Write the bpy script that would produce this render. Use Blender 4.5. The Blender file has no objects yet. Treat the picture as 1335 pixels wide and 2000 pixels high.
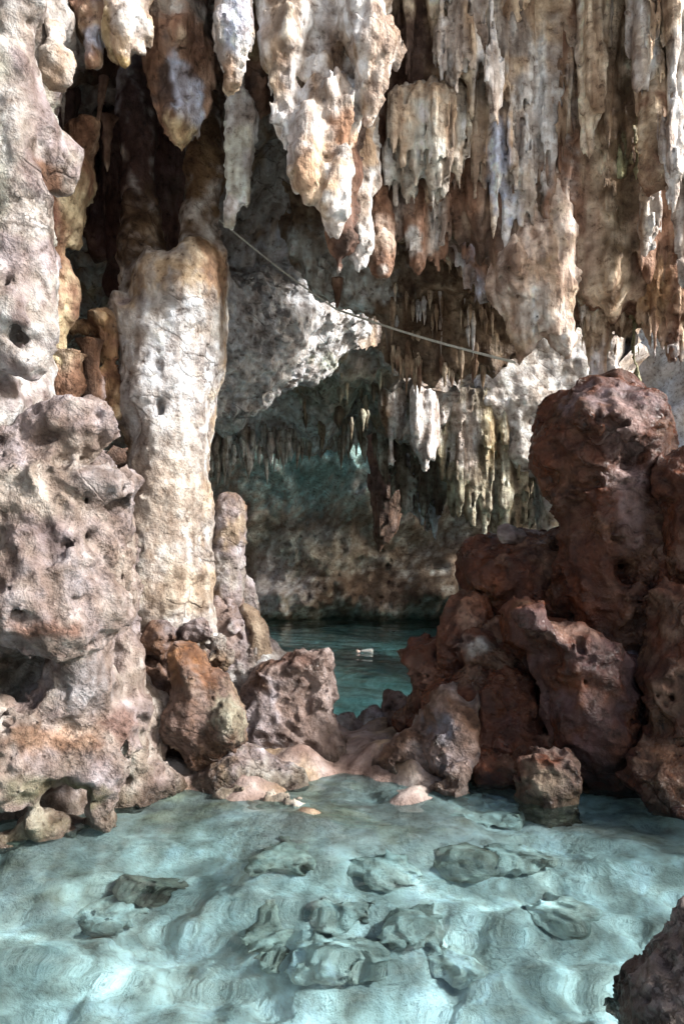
import bpy, math, random
import numpy as np

# ------------------------------------------------------------------ camera, sky, sun, exposure
SC = bpy.context.scene
COL = SC.collection
F_PX, CX, HY, CAM_Z = 1511.0, 667.5, 1080.0, 1.3
cam_d = bpy.data.cameras.new('camera')
cam_d.sensor_fit = 'VERTICAL'
cam_d.sensor_height = 36.0
cam_d.lens = F_PX / 2000.0 * 36.0
cam_d.shift_y = 0.04
cam_d.clip_start = 0.05
cam_d.clip_end = 400.0
cam = bpy.data.objects.new('camera', cam_d)
COL.objects.link(cam)
cam.location = (0, 0, CAM_Z)
cam.rotation_euler = (math.radians(90), 0, 0)
SC.camera = cam

SUN_EL, SUN_AZ = math.radians(32.0), math.radians(110.0)   # azimuth clockwise from +Y: behind and right of the camera
world = bpy.data.worlds.new('World')
SC.world = world
world.use_nodes = True
wn = world.node_tree
bg = wn.nodes['Background']
sky = wn.nodes.new('ShaderNodeTexSky')
sky.sky_type = 'NISHITA'
sky.sun_disc = False
sky.sun_elevation = SUN_EL
sky.sun_rotation = SUN_AZ
sky.dust_density = 6.0
wn.links.new(sky.outputs[0], bg.inputs[0])
bg.inputs[1].default_value = 0.10
sun_d = bpy.data.lights.new('sun', 'SUN')
sun_d.energy = 4.6
sun_d.angle = math.radians(7.0)
sun_d.cycles.is_caustics_light = True   # light focused on the bed by the ripples
sun_d.color = (1.0, 0.975, 0.95)
sun = bpy.data.objects.new('sun', sun_d)
COL.objects.link(sun)
from mathutils import Vector
_to_sun = Vector((math.sin(SUN_AZ) * math.cos(SUN_EL), math.cos(SUN_AZ) * math.cos(SUN_EL), math.sin(SUN_EL)))
sun.rotation_euler = _to_sun.to_track_quat('Z', 'Y').to_euler()

SC.view_settings.view_transform = 'Standard'
SC.view_settings.look = 'None'
SC.view_settings.gamma = 1.0
SC.view_settings.use_curve_mapping = False
SC.view_settings.exposure = 0.72
SC.render.engine = 'CYCLES'
SC.cycles.use_denoising = True
SC.cycles.max_bounces = 10
SC.cycles.diffuse_bounces = 3
SC.cycles.transmission_bounces = 6
SC.cycles.glossy_bounces = 2
SC.cycles.sample_clamp_indirect = 6.0
SC.cycles.blur_glossy = 0.5

rng = np.random.default_rng(7)
random.seed(7)


def P(px, py, D):
    return np.array([(px - CX) / F_PX * D, D, CAM_Z + (HY - py) / F_PX * D])


# ------------------------------------------------------------------ noise: tiled band-pass volume
def _volume(n=64, lo=5.0, hi=11.0, seed=1):
    r = np.random.default_rng(seed).standard_normal((n, n, n))
    f = np.fft.fftfreq(n) * n
    k = np.sqrt(f[:, None, None] ** 2 + f[None, :, None] ** 2 + f[None, None, :] ** 2)
    m = np.exp(-((k - (lo + hi) / 2) / ((hi - lo) / 2)) ** 2)
    v = np.real(np.fft.ifftn(np.fft.fftn(r) * m))
    return (v / v.std()).astype(np.float32).ravel()


NV, NN = _volume(), 64


def noise(p, scale, off=0.0):
    """band-pass noise, about unit deviation, one feature per 1/scale metres"""
    q = p.astype(np.float32) * np.float32(scale * 8.0) + np.float32(off * 13.7 + 1000.0)
    fl_ = np.floor(q)
    f = (q - fl_).T
    i = fl_.T.astype(np.int32) & 63
    j = (i + 1) & 63
    f = f * f * (3 - 2 * f)
    fx, fy, fz = f
    x0, y0, z0 = i[0] << 12, i[1] << 6, i[2]
    x1, y1, z1 = j[0] << 12, j[1] << 6, j[2]
    g = lambda a, b, c: NV.take(a + b + c)
    c00 = g(x0, y0, z0) * (1 - fx) + g(x1, y0, z0) * fx
    c10 = g(x0, y1, z0) * (1 - fx) + g(x1, y1, z0) * fx
    c01 = g(x0, y0, z1) * (1 - fx) + g(x1, y0, z1) * fx
    c11 = g(x0, y1, z1) * (1 - fx) + g(x1, y1, z1) * fx
    return (c00 * (1 - fy) + c10 * fy) * (1 - fz) + (c01 * (1 - fy) + c11 * fy) * fz


def sstep(a, b, x):
    t = np.clip((x - a) / (b - a), 0, 1)
    return t * t * (3 - 2 * t)


def fbm(p, scale, octaves=4, gain=0.5, off=0.0):
    a, s, out, tot = 1.0, scale, 0.0, 0.0
    for k in range(octaves):
        out = out + a * noise(p, s, off + k * 1.37)
        tot += a * a
        a *= gain
        s *= 2.03
    return out / math.sqrt(tot)


# ------------------------------------------------------------------ signed-distance rocks
class Cap:      # tapered capsule, pixel radii
    def __init__(s, a, b, ra, rb, k=0.08, sq=1.0, neg=False):
        s.a, s.b, s.ra, s.rb, s.k, s.sq, s.neg = a, b, ra, rb, k, sq, neg
        r = max(ra, rb) * max(1, 1 / sq if sq < 1 else sq)
        s.lo, s.hi = np.minimum(a, b) - r, np.maximum(a, b) + r

    def d(s, p):
        q = p - s.a
        ab = s.b - s.a
        if s.sq != 1.0:
            q = q * np.array([1, 1 / s.sq, 1])
            ab = ab * np.array([1, 1 / s.sq, 1])
        t = np.clip(q @ ab / (ab @ ab + 1e-9), 0, 1)
        w = q - t[:, None] * ab
        return np.sqrt((w * w).sum(1)) - (s.ra + (s.rb - s.ra) * t)


class Ell:
    def __init__(s, c, r, k=0.08, tilt=0.0, neg=False):
        s.c, s.r, s.k, s.neg = c, np.array(r, float), k, neg
        s.ct, s.st = math.cos(tilt), math.sin(tilt)
        m = max(r) if tilt else s.r
        s.lo, s.hi = c - m, c + m

    def d(s, p):
        q = p - s.c
        if s.st:
            q = np.stack([q[:, 0] * s.ct - q[:, 2] * s.st, q[:, 1], q[:, 0] * s.st + q[:, 2] * s.ct], 1)
        k0 = np.sqrt(((q / s.r) ** 2).sum(1))
        k1 = np.sqrt(((q / (s.r * s.r)) ** 2).sum(1)) + 1e-6
        return k0 * (k0 - 1) / k1


class Poly:     # outline in the x-z plane at depth D, with a rounded thickness
    def __init__(s, pts, D, T, k=0.06, r=None, slope=0.0, neg=False):
        s.v = np.array([P(x, y, D)[[0, 2]] for x, y in pts])
        s.D, s.T, s.k, s.neg, s.r = D, T, k, neg, (T if r is None else r)
        s.slope, s.zc = slope, s.v[:, 1].mean()
        e = T + abs(slope) * (s.v[:, 1].max() - s.v[:, 1].min())
        s.lo = np.array([s.v[:, 0].min(), D - e, s.v[:, 1].min()])
        s.hi = np.array([s.v[:, 0].max(), D + e, s.v[:, 1].max()])

    def d(s, p):
        q = p[:, [0, 2]]
        v = s.v
        n = len(v)
        d = np.full(len(q), 1e9)
        sg = np.ones(len(q))
        for i in range(n):
            a, b = v[i], v[i - 1]
            e = b - a
            w = q - a
            t = np.clip(w @ e / (e @ e), 0, 1)
            u = w - t[:, None] * e
            d = np.minimum(d, (u * u).sum(1))
            c1 = q[:, 1] >= a[1]
            c2 = q[:, 1] < b[1]
            c3 = e[0] * w[:, 1] > e[1] * w[:, 0]
            flip = (c1 & c2 & c3) | (~c1 & ~c2 & ~c3)
            sg = np.where(flip, -sg, sg)
        d = sg * np.sqrt(d)
        r = s.r
        dy = np.abs(p[:, 1] - (s.D + s.slope * (q[:, 1] - s.zc))) - (s.T - r)
        d2 = d + r
        return np.sqrt(np.maximum(d2, 0) ** 2 + np.maximum(dy, 0) ** 2) - r + np.minimum(np.maximum(d2, dy), 0)


def C(x0, y0, D0, r0, x1, y1, D1, r1, **kw):
    return Cap(P(x0, y0, D0), P(x1, y1, D1), r0 * D0 / F_PX, r1 * D1 / F_PX, **kw)


def E(x, y, D, rx, ry, rd=None, **kw):
    m = D / F_PX
    return Ell(P(x, y, D), (rx * m, (rd if rd else (rx + ry) / 2) * m, ry * m), **kw)


def G(pts, D, T, **kw):
    return Poly(pts, D, T, **kw)


def field(prims, p):
    f = np.full(len(p), 1e3)
    for q in prims:
        d = q.d(p)
        k = q.k
        if q.neg:
            h = np.maximum(k - np.abs(f + d), 0) / k
            f = np.maximum(f, -d) + h * h * k * 0.25
        else:
            h = np.maximum(k - np.abs(f - d), 0) / k
            f = np.minimum(f, d) - h * h * k * 0.25
    return f


def rough(p, spec, seed):
    """spec: list of (amplitude m, features per metre, (ax, ay, az), mode)"""
    d = np.zeros(len(p))
    for i, (amp, sc, an, mode) in enumerate(spec):
        q = p * np.array(an)
        o = seed * 0.731 + i * 2.11
        if mode == 'fbm':
            d += amp * fbm(q, sc, 3, 0.5, o)
        elif mode == 'ridge':
            d += amp * (np.abs(fbm(q, sc, 2, 0.5, o)) - 0.7)
        elif mode == 'lump':
            d -= amp * (np.abs(noise(q, sc, o)) - 0.7)
        elif mode == 'pit':
            d += amp * np.clip(noise(q, sc, o) - 0.9, 0, 1.2) * np.clip(noise(q, sc * .3, o + 3) + .6, 0, 1)
        elif mode == 'step':
            w = noise(q, sc, o)
            d += amp * np.tanh(w * 3)
    return d


CORN = np.array([(i, j, k) for i in (0, 1) for j in (0, 1) for k in (0, 1)])
EDGES = [(a, b) for a in range(8) for b in range(a + 1, 8) if np.abs(CORN[a] - CORN[b]).sum() == 1]


def nets(Fd, org, h):
    ins = Fd < 0
    s = ins.astype(np.int8)
    tot = sum(s[i:s.shape[0] - 1 + i, j:s.shape[1] - 1 + j, k:s.shape[2] - 1 + k] for i, j, k in CORN)
    ix = np.argwhere((tot > 0) & (tot < 8))
    val = np.stack([Fd[ix[:, 0] + c[0], ix[:, 1] + c[1], ix[:, 2] + c[2]] for c in CORN], 1)
    acc = np.zeros((len(ix), 3))
    cnt = np.zeros(len(ix))
    for a, b in EDGES:
        va, vb = val[:, a], val[:, b]
        m = (va < 0) != (vb < 0)
        t = np.where(m, va / np.where(m, va - vb, 1), 0)
        acc += m[:, None] * (CORN[a] + t[:, None] * (CORN[b] - CORN[a]))
        cnt += m
    verts = org + h * (ix + acc / cnt[:, None])
    idm = np.full(tot.shape, -1, np.int32)
    idm[ix[:, 0], ix[:, 1], ix[:, 2]] = np.arange(len(ix))
    quads = []
    for ax in range(3):
        b, c = (ax + 1) % 3, (ax + 2) % 3
        sl0, sl1 = [slice(None)] * 3, [slice(None)] * 3
        sl0[ax], sl1[ax] = slice(0, -1), slice(1, None)
        g = np.argwhere(ins[tuple(sl0)] != ins[tuple(sl1)])
        ok = (g[:, b] > 0) & (g[:, c] > 0) & (g[:, b] < Fd.shape[b] - 1) & (g[:, c] < Fd.shape[c] - 1)
        g = g[ok]
        eb, ec = np.eye(3, dtype=int)[b], np.eye(3, dtype=int)[c]
        q = np.stack([idm[tuple((g - o).T)] for o in (eb * 0, eb, eb + ec, ec)], 1)
        fl = ~ins[tuple(g.T)]
        q[fl] = q[fl][:, ::-1]
        quads.append(q)
    quads = np.concatenate(quads)
    quads = quads[(quads >= 0).all(1)]
    return verts, quads


def sdf_mesh(prims, h, spec, seed, clip_z=None):
    amp = sum(abs(a) * 1.7 for a, *_ in spec)
    pos = [q for q in prims if not q.neg]
    lo = np.min([q.lo for q in pos], 0) - amp - 0.06
    hi = np.max([q.hi for q in pos], 0) + amp + 0.06
    if clip_z is not None:
        lo[2] = max(lo[2], clip_z)
    B = 8
    lo = lo.astype(np.float32)
    nb = np.maximum(np.ceil((hi - lo) / (h * B)).astype(int), 1)
    bi = np.stack(np.meshgrid(*[np.arange(n) for n in nb], indexing='ij'), -1).reshape(-1, 3)
    cen = (lo + (bi + 0.5) * h * B).astype(np.float32)
    fc = field(prims, cen)
    half = h * B * 0.87
    act = np.abs(fc) < half + amp
    sub = np.nonzero(act)[0]
    fl = fc.copy()
    fl[sub] += rough(cen[sub], spec[:1], seed)
    res = sum(abs(a) * 1.5 for a, *_ in spec[1:]) + abs(spec[0][0]) * 0.25
    act &= np.abs(fl) < half + res
    shape = nb * B + 1
    Fd = np.empty(shape, np.float32)
    sgn = np.where(fl < 0, -1.0, 1.0).astype(np.float32).reshape(nb)
    big = np.repeat(np.repeat(np.repeat(sgn, B, 0), B, 1), B, 2)
    Fd[:-1, :-1, :-1] = big
    Fd[-1], Fd[:, -1], Fd[:, :, -1] = 1, 1, 1
    loc = np.stack(np.meshgrid(*[np.arange(B + 1)] * 3, indexing='ij'), -1).reshape(-1, 3)
    ab, fa, ca = bi[act], fc[act], cen[act]
    order = np.lexsort((ab[:, 1] // 4, ab[:, 0] // 4, ab[:, 2] // 4))
    ab, fa, ca = ab[order], fa[order], ca[order]
    rel = [q.d(ca) for q in prims]
    for s in range(0, len(ab), 64):
        e = slice(s, s + 64)
        use = [q for q, r in zip(prims, rel) if ((-(r[e]) - fa[e]).max() > -(2.2 * half + q.k) if q.neg else (r[e] - fa[e]).min() < 2.2 * half + q.k)]
        g = (ab[e, None, :] * B + loc[None]).reshape(-1, 3)
        p = lo + (g * h).astype(np.float32)
        v = field(use, p)
        near = np.abs(v) < amp + 2 * h
        if near.any():
            v[near] += rough(p[near], spec, seed)
        Fd[g[:, 0], g[:, 1], g[:, 2]] = v
    Fd[0], Fd[:, 0], Fd[:, :, 0] = 1, 1, 1
    Fd[-1], Fd[:, -1], Fd[:, :, -1] = 1, 1, 1
    return nets(Fd, lo, h)


# ------------------------------------------------------------------ materials
MATS = {}


def nd(t, typ, **kw):
    n = t.nodes.new(typ)
    for k, v in kw.items():
        setattr(n, k, v)
    return n


def ramp(t, src, stops):
    r = nd(t, 'ShaderNodeValToRGB')
    el = r.color_ramp.elements
    el[0].position, el[0].color = stops[0][0], (*stops[0][1], 1)
    el[1].position, el[1].color = stops[-1][0], (*stops[-1][1], 1)
    for p, c in stops[1:-1]:
        e = el.new(p)
        e.color = (*c, 1)
    t.links.new(src, r.inputs[0])
    return r.outputs[0]


STREAKS = {}


def rock_material(name, rough_lo=0.5, rough_hi=0.9, bump=1.0, pits=0.5, streak=0.4, spec=0.35, crack=0.5, runs=0.0, mottle=0.9):
    STREAKS[name] = streak
    m = bpy.data.materials.new(name)
    m.use_nodes = True
    t = m.node_tree
    L = t.links.new
    bs = t.nodes['Principled BSDF']
    pos = nd(t, 'ShaderNodeNewGeometry').outputs['Position']
    at = nd(t, 'ShaderNodeAttribute', attribute_name='rock_colour')
    mk = nd(t, 'ShaderNodeAttribute', attribute_name='rock_masks')
    sp = nd(t, 'ShaderNodeSeparateColor')
    L(mk.outputs['Color'], sp.inputs[0])
    gate, rgh, pitm = sp.outputs

    def nz(scale, detail, rg_=0.55, vec=pos, dist=0.0):
        n = nd(t, 'ShaderNodeTexNoise')
        n.inputs['Scale'].default_value = scale
        n.inputs['Detail'].default_value = detail
        n.inputs['Roughness'].default_value = rg_
        n.inputs['Distortion'].default_value = dist
        L(vec, n.inputs['Vector'])
        return n.outputs['Fac']

    def mix(mode, fac, a, b):
        x = nd(t, 'ShaderNodeMix', data_type='RGBA', blend_type=mode)
        for s_, v in ((0, fac), (6, a), (7, b)):
            if hasattr(v, 'node'):
                L(v, x.inputs[s_])
            else:
                x.inputs[s_].default_value = v if s_ == 0 else (*v, 1)
        return x.outputs[2]

    def math_(op, a, b):
        x = nd(t, 'ShaderNodeMath', operation=op)
        for s_, v in ((0, a), (1, b)):
            if hasattr(v, 'node'):
                L(v, x.inputs[s_])
            else:
                x.inputs[s_].default_value = v
        return x.outputs[0]

    grain = nz(16, 6, 0.66)
    warp = nd(t, 'ShaderNodeVectorMath', operation='ADD')
    wv = nd(t, 'ShaderNodeCombineXYZ')
    L(math_('MULTIPLY', grain, .16), wv.inputs[0])
    L(math_('MULTIPLY', grain, -.12), wv.inputs[2])
    L(pos, warp.inputs[0])
    L(wv.outputs[0], warp.inputs[1])
    ve = nd(t, 'ShaderNodeTexVoronoi', feature='DISTANCE_TO_EDGE')
    ve.inputs['Scale'].default_value = 5.5
    L(warp.outputs[0], ve.inputs['Vector'])
    cr = nd(t, 'ShaderNodeMapRange')
    cr.inputs['From Min'].default_value, cr.inputs['From Max'].default_value = 0.0, 0.04
    L(ve.outputs['Distance'], cr.inputs['Value'])
    vo = nd(t, 'ShaderNodeTexVoronoi')
    vo.inputs['Scale'].default_value = 36
    L(warp.outputs[0], vo.inputs['Vector'])
    # mineral grain, dark pores, darker hairline cracks
    c = at.outputs['Color']
    c = mix('MULTIPLY', mottle, c, ramp(t, grain, [(0.33, (0.25, 0.20, 0.17)), (0.42, (0.80, 0.76, 0.73)), (0.52, (1.0, 1.0, 1.0)), (0.70, (1.35, 1.36, 1.38))]))
    c = mix('MULTIPLY', math_('MULTIPLY', gate, crack), c, ramp(t, cr.outputs[0], [(0.0, (0.25, 0.20, 0.17)), (1.0, (1, 1, 1))]))
    L(c, bs.inputs['Base Color'])
    r = nd(t, 'ShaderNodeMapRange')
    r.inputs['To Min'].default_value, r.inputs['To Max'].default_value = rough_lo, rough_hi
    L(rgh, r.inputs['Value'])
    L(r.outputs[0], bs.inputs['Roughness'])
    bs.inputs['Specular IOR Level'].default_value = spec
    hgt = math_('MULTIPLY', grain, 1.25)
    hgt = math_('ADD', hgt, math_('MULTIPLY', math_('MULTIPLY', math_('MINIMUM', vo.outputs['Distance'], 0.5), pitm), pits))
    hgt = math_('ADD', hgt, math_('MULTIPLY', math_('MULTIPLY', cr.outputs[0], gate), 0.5 * crack))
    if runs:
        mr = nd(t, 'ShaderNodeMapping')
        mr.inputs['Scale'].default_value = (1, 1, 0.10)
        L(pos, mr.inputs['Vector'])
        hgt = math_('ADD', hgt, math_('MULTIPLY', nz(30, 2, 0.6, mr.outputs[0]), runs))
    b = nd(t, 'ShaderNodeBump')
    b.inputs['Strength'].default_value = 1.0
    b.inputs['Distance'].default_value = 0.035 * bump
    L(hgt, b.inputs['Height'])
    L(b.outputs[0], bs.inputs['Normal'])
    MATS[name] = m
    return m


rock_material('pale_limestone', 0.5, 0.9, 1.0, 0.3, 0.45)
rock_material('brown_limestone', 0.32, 0.85, 1.0, 0.7, 0.5, 0.5, crack=.45)
rock_material('wet_red_limestone', 0.16, 0.65, 0.9, 0.5, 0.5, 0.6, crack=.4)
rock_material('dripstone', 0.4, 0.85, 0.8, 0.4, 0.9, 0.4, crack=.2, runs=.8)
rock_material('pool_bed', 0.6, 0.9, 0.6, 0.3, 0.2, 0.2, crack=.2, mottle=.5)

PALE = (.53, .49, .455); WHITE = (.66, .65, .65); CREAM = (.54, .43, .31); OCHRE = (.44, .28, .13)
PINK = (.33, .235, .20); BROWN = (.20, .11, .07); RED = (.105, .029, .011); DARK = (.07, .045, .035)
GREY = (.36, .35, .34); BLUE = (.50, .53, .64); TAN = (.40, .30, .21); MAROON = (.15, .046, .019)
TEAL = (.20, .30, .29); OLIVE = (.22, .20, .11); MAUVE = (.41, .345, .35)


def colours(v, pal, zones, seed, streak=1.0):
    n = fbm(v * np.array([1, 1, streak]), 1.6, 4, 0.6, seed * 0.37 + 5) * 0.9
    n2 = fbm(v, 5.0, 3, 0.6, seed * 0.37 + 9)
    a, b, c = (np.array(x) for x in (pal if len(pal) == 3 else (pal[0], pal[-1], pal[0])))
    w = np.clip(n, -1, 1)[:, None]
    out = b + (a - b) * np.clip(w, 0, 1) + (c - b) * np.clip(-w, 0, 1)
    for (x, y, D, rx, ry, col) in zones:
        m = D / F_PX
        q = (v - P(x, y, D)) / np.array([rx * m, max(rx, ry) * m * 1.3, ry * m])
        d = np.sqrt((q * q).sum(1)) + 0.22 * n2 + 0.12 * n
        w = np.clip((1.3 - d) / 0.85, 0, 1)
        w = (w * w * (3 - 2 * w))[:, None]
        out = out * (1 - w) + np.array(col) * w
    # clouds and run-down mineral streaks
    m7 = fbm(v, 4.5, 3, 0.7, seed * .21 + 1)[:, None]
    out = out * np.exp(np.clip(m7, -1.6, 1.4) * np.array([.20, .23, .25]))
    return np.clip(out * (1 + 0.08 * n2)[:, None], 0.008, 0.85)


def finish_colours(v, cols, mat):
    k = STREAKS.get(mat, 0)
    s_ = fbm(v * np.array([1, 1, .10]), 6, 3, .65, 3.3)[:, None]
    cols = cols * np.exp(k * np.clip(s_, -1.7, 1.2) * np.array([.30, .38, .44]))
    # tide line: silt and wet film where the pool laps the rock
    z = v[:, 2] + .012 * noise(v, 3.0, 5)
    wet = sstep(.13, .05, z) if mat != 'pool_bed' else 0 * z
    cols = cols * (1 - .58 * wet[:, None] * np.array([.95, 1, 1.1]))
    gate = np.clip(noise(v, 1.1, 8) * 1.2 - .3, 0, 1)
    rg_ = np.clip(.5 + .5 * fbm(v, 2.5, 2, .6, 6) - wet, 0, 1)
    pm = np.clip(.4 + .7 * noise(v, 1.7, 4), 0, 1.2)
    return np.clip(cols, .006, .87), np.stack([gate, rg_, pm], 1)


def mesh_object(name, v, f, mat, cols=None, base=None, parent=None):
    if base is None:
        base = np.array([(v[:, 0].min() + v[:, 0].max()) / 2, (v[:, 1].min() + v[:, 1].max()) / 2, v[:, 2].min()])
    me = bpy.data.meshes.new(name)
    w = (v - base).astype(np.float32)
    me.vertices.add(len(w))
    me.vertices.foreach_set('co', w.ravel())
    f = np.asarray(f, np.int32)
    n = f.shape[1]
    me.loops.add(f.size)
    me.loops.foreach_set('vertex_index', f.ravel())
    me.polygons.add(len(f))
    me.polygons.foreach_set('loop_start', np.arange(0, f.size, n, dtype=np.int32))
    me.polygons.foreach_set('use_smooth', np.ones(len(f), bool))
    me.update(calc_edges=True)
    if cols is not None:
        cols, masks = finish_colours(v, cols, mat)
        am = me.attributes.new('rock_masks', 'FLOAT_COLOR', 'POINT')
        am.data.foreach_set('color', np.concatenate([masks, np.ones((len(cols), 1))], 1).astype(np.float32).ravel())
        at = me.attributes.new('rock_colour', 'FLOAT_COLOR', 'POINT')
        at.data.foreach_set('color', np.concatenate([cols, np.ones((len(cols), 1))], 1).astype(np.float32).ravel())
    me.materials.append(MATS[mat] if isinstance(mat, str) else mat)
    o = bpy.data.objects.new(name, me)
    o.location = base
    COL.objects.link(o)
    if parent is not None:
        o.parent = parent
        o.location = base - np.array(parent.location)
    return o


def tag(o, label, cat=None, group=None, kind=None):
    o['label'] = label
    if cat:
        o['category'] = cat
    if group:
        o['group'] = group
    if kind:
        o['kind'] = kind
    return o


I3 = (1, 1, 1)
KNOB = [(0.040, 1.5, I3, 'fbm'), (0.010, 5, I3, 'lump'), (0.010, 7, I3, 'ridge'), (0.006, 16, I3, 'fbm'), (0.028, 6, I3, 'pit')]
ROUGH = [(0.04, 1.8, I3, 'fbm'), (0.022, 4, I3, 'ridge'), (0.009, 14, I3, 'fbm'), (0.03, 8, I3, 'pit')]
FLUTE = [(0.02, 2.0, (1, 1, .5), 'fbm'), (0.020, 6, (1, 1, .10), 'lump'), (0.016, 15, (1, 1, .10), 'lump'), (0.006, 18, (1, 1, .4), 'fbm'), (0.02, 10, (1, 1, .5), 'pit')]
SMOOTH = [(0.030, 1.5, I3, 'fbm'), (0.008, 5, (1, 1, .6), 'fbm'), (0.004, 15, I3, 'fbm'), (0.02, 8, I3, 'pit')]
BEDDED = [(0.035, 1.6, I3, 'fbm'), (0.010, 5, (.7, .7, 1.3), 'ridge'), (0.006, 15, I3, 'fbm'), (0.02, 7, I3, 'pit')]
SLICK = [(0.016, 2.2, I3, 'fbm'), (0.010, 5, I3, 'ridge'), (0.005, 14, I3, 'fbm'), (0.022, 6, I3, 'pit')]
CRAG = [(0.022, 2.0, I3, 'fbm'), (0.018, 4.5, I3, 'ridge'), (0.006, 15, I3, 'fbm'), (0.010, 9, I3, 'pit')]
JAG = [(0.030, 1.7, I3, 'fbm'), (0.030, 2.6, I3, 'ridge'), (0.014, 7, I3, 'ridge'), (0.005, 16, I3, 'fbm'), (0.014, 7, I3, 'pit')]
SEED = [0]


def rock(name, label, cat, prims, pal, zones=(), mat='pale_limestone', vox=0.018, spec=KNOB, group=None, kind=None, streak=1.0, gain=None):
    SEED[0] += 1
    gain = gain or {'brown_limestone': .62, 'wet_red_limestone': .76, 'dripstone': 1.12}.get(mat, 1.0)  # palette scale rebalances light: sunlit rocks darker, shaded dripstone paler
    v, f = sdf_mesh(prims, vox, spec, SEED[0], clip_z=-1.2)
    o = mesh_object(name, v, f, mat, colours(v, pal, zones, SEED[0], streak) * gain)
    return tag(o, label, cat, group, kind)


def tube(path, rad, segs, seed, bump=0.12, flute=0.1, sq=1.0, ring_noise=6.0):
    """lofted dripstone: path points (n,3), radii (n,), closed at both ends"""
    n = len(path)
    th = np.linspace(0, 2 * math.pi, segs, endpoint=False)
    d = np.stack([np.cos(th), np.sin(th) * sq, 0 * th], 1)
    v = path[:, None, :] + rad[:, None, None] * d[None]
    p = v.reshape(-1, 3)
    dn = fbm(p, ring_noise, 3, 0.6, seed * .61) * bump + noise(p * np.array([1, 1, .1]), ring_noise * 2.2, seed * .43 + 2) * flute
    v = path[:, None, :] + (rad[:, None] * (1 + dn.reshape(n, segs)))[:, :, None] * d[None]
    v = np.concatenate([v.reshape(-1, 3), path[:1], path[-1:]])
    a = np.arange(n - 1)[:, None] * segs + np.arange(segs)[None]
    b = np.arange(n - 1)[:, None] * segs + (np.arange(segs)[None] + 1) % segs
    q = np.stack([a, a + segs, b + segs, b], -1).reshape(-1, 4)
    k = np.arange(segs)
    top = np.stack([k, (k + 1) % segs, np.full(segs, n * segs), np.full(segs, n * segs)], 1)
    bot = np.stack([(n - 1) * segs + (k + 1) % segs, (n - 1) * segs + k, np.full(segs, n * segs + 1), np.full(segs, n * segs + 1)], 1)
    tri = np.concatenate([top, bot])[:, :3]
    f = np.concatenate([np.stack([q[:, 0], q[:, 1], q[:, 2]], 1), np.stack([q[:, 0], q[:, 2], q[:, 3]], 1), tri])
    return v, f


def drip(x, y0, y1, D, r, label, pal=(PALE, CREAM, BROWN), segs=12, rings=14, lean=0.0, taper=0.75, sq=1.0, group=None, name='stalactite', tip=None, cat='stalactite', bump=.14, flute=.1, zones=(), up=False):
    SEED[0] += 1
    s = SEED[0]
    t = np.linspace(0, 1, rings)
    a, b = P(x, y0, D), P(x + lean, y1, D)
    path = a + t[:, None] * (b - a)
    L = abs(b[2] - a[2])
    wob = np.stack([noise(np.stack([t * L, t * 0 + s, t * 0], 1), 1.5, s), noise(np.stack([t * L, t * 0 + s + 4, t * 0], 1), 1.5, s + 2), 0 * t], 1)
    path = path + wob * 0.10 * r * D / F_PX * np.sin(t * math.pi)[:, None]
    m = D / F_PX
    rad = r * m * ((1 - t) ** taper * (1 - 0.10) + 0.10) * (1 + 0.25 * np.exp(-t * 9))
    rad *= 1 + 0.13 * noise(np.stack([t * 0 + s, t * 0, t * L], 1), 3.0, s + 1)
    if group:
        rad *= .35 + .65 * sstep(0, .3, t)
    rad[-1] *= 0.35
    rad[-2] *= 0.8
    v, f = tube(path, rad, segs, s, bump, flute, sq)
    o = mesh_object(name, v, f, 'dripstone', colours(v, pal, zones, s, 0.4), base=a if not up else b)
    return tag(o, label, cat, group)


# ------------------------------------------------------------------ the setting
def grid(nx, ny):
    i = np.arange(nx - 1)[:, None] * ny + np.arange(ny - 1)[None]
    return np.stack([i, i + ny, i + ny + 1, i + 1], -1).reshape(-1, 4)


def axis(*spans):
    return np.unique(np.concatenate([np.arange(a, b + 1e-6, h) for a, b, h in spans]).round(4))


# cave floor: near basin, dry sill, deep far basin, bank behind the camera
gx = axis((-40, -6, 2), (-6, -2.6, .15), (-2.6, 2.6, .03), (2.6, 6, .15), (6, 40, 2))
gy = axis((-40, -3, 2), (-3, 1.2, .2), (1.2, 6.4, .03), (6.4, 18, .2), (18, 40, 2))
X, Y = np.meshgrid(gx, gy, indexing='ij')
pf = np.stack([X.ravel(), Y.ravel(), 0 * X.ravel()], 1)
lum = np.abs(noise(pf, 1.5, 3.1)) * .5 + np.abs(noise(pf, 3.2, 4.7)) * .3
zf = np.full(X.shape, -0.90).ravel()
x_, y_ = pf[:, 0], pf[:, 1]
zf = zf - 0.20 * np.exp(-((x_ - .2) / 1.2) ** 2 - ((y_ - 2.1) / .9) ** 2)
shore = 4.22 + 0.15 * noise(pf, .8, 9) - .1 * sstep(.3, 1.2, x_)
zf += (0.90 + 0.02 * noise(pf, 2.2, 5)) * sstep(shore - 1.9, shore + .1, y_)
zf += (0.09 + .02 * noise(pf, 2.5, 14)) * sstep(shore - .1, shore + .35, y_)
zf -= .30 * sstep(.45, .9, x_) * sstep(3.0, 3.9, y_) * sstep(2.6, 2.0, x_)
zf -= 1.6 * sstep(5.6, 7.0, y_) * sstep(17.5, 16.5, y_)
zf += 1.05 * sstep(1.0, -0.6, y_)
zf = zf * (1 - sstep(3.0, 3.7, x_) * sstep(5.0, 6.0, y_)) + .45 * sstep(3.0, 3.7, x_) * sstep(5.0, 6.0, y_)  # raised ground outside at right, added to bounce sunlight into the cave
zf += 0.9 * sstep(2.6, 4.0, np.abs(x_)) * sstep(5.5, 3.5, y_) * sstep(-1, 1, y_)
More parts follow.
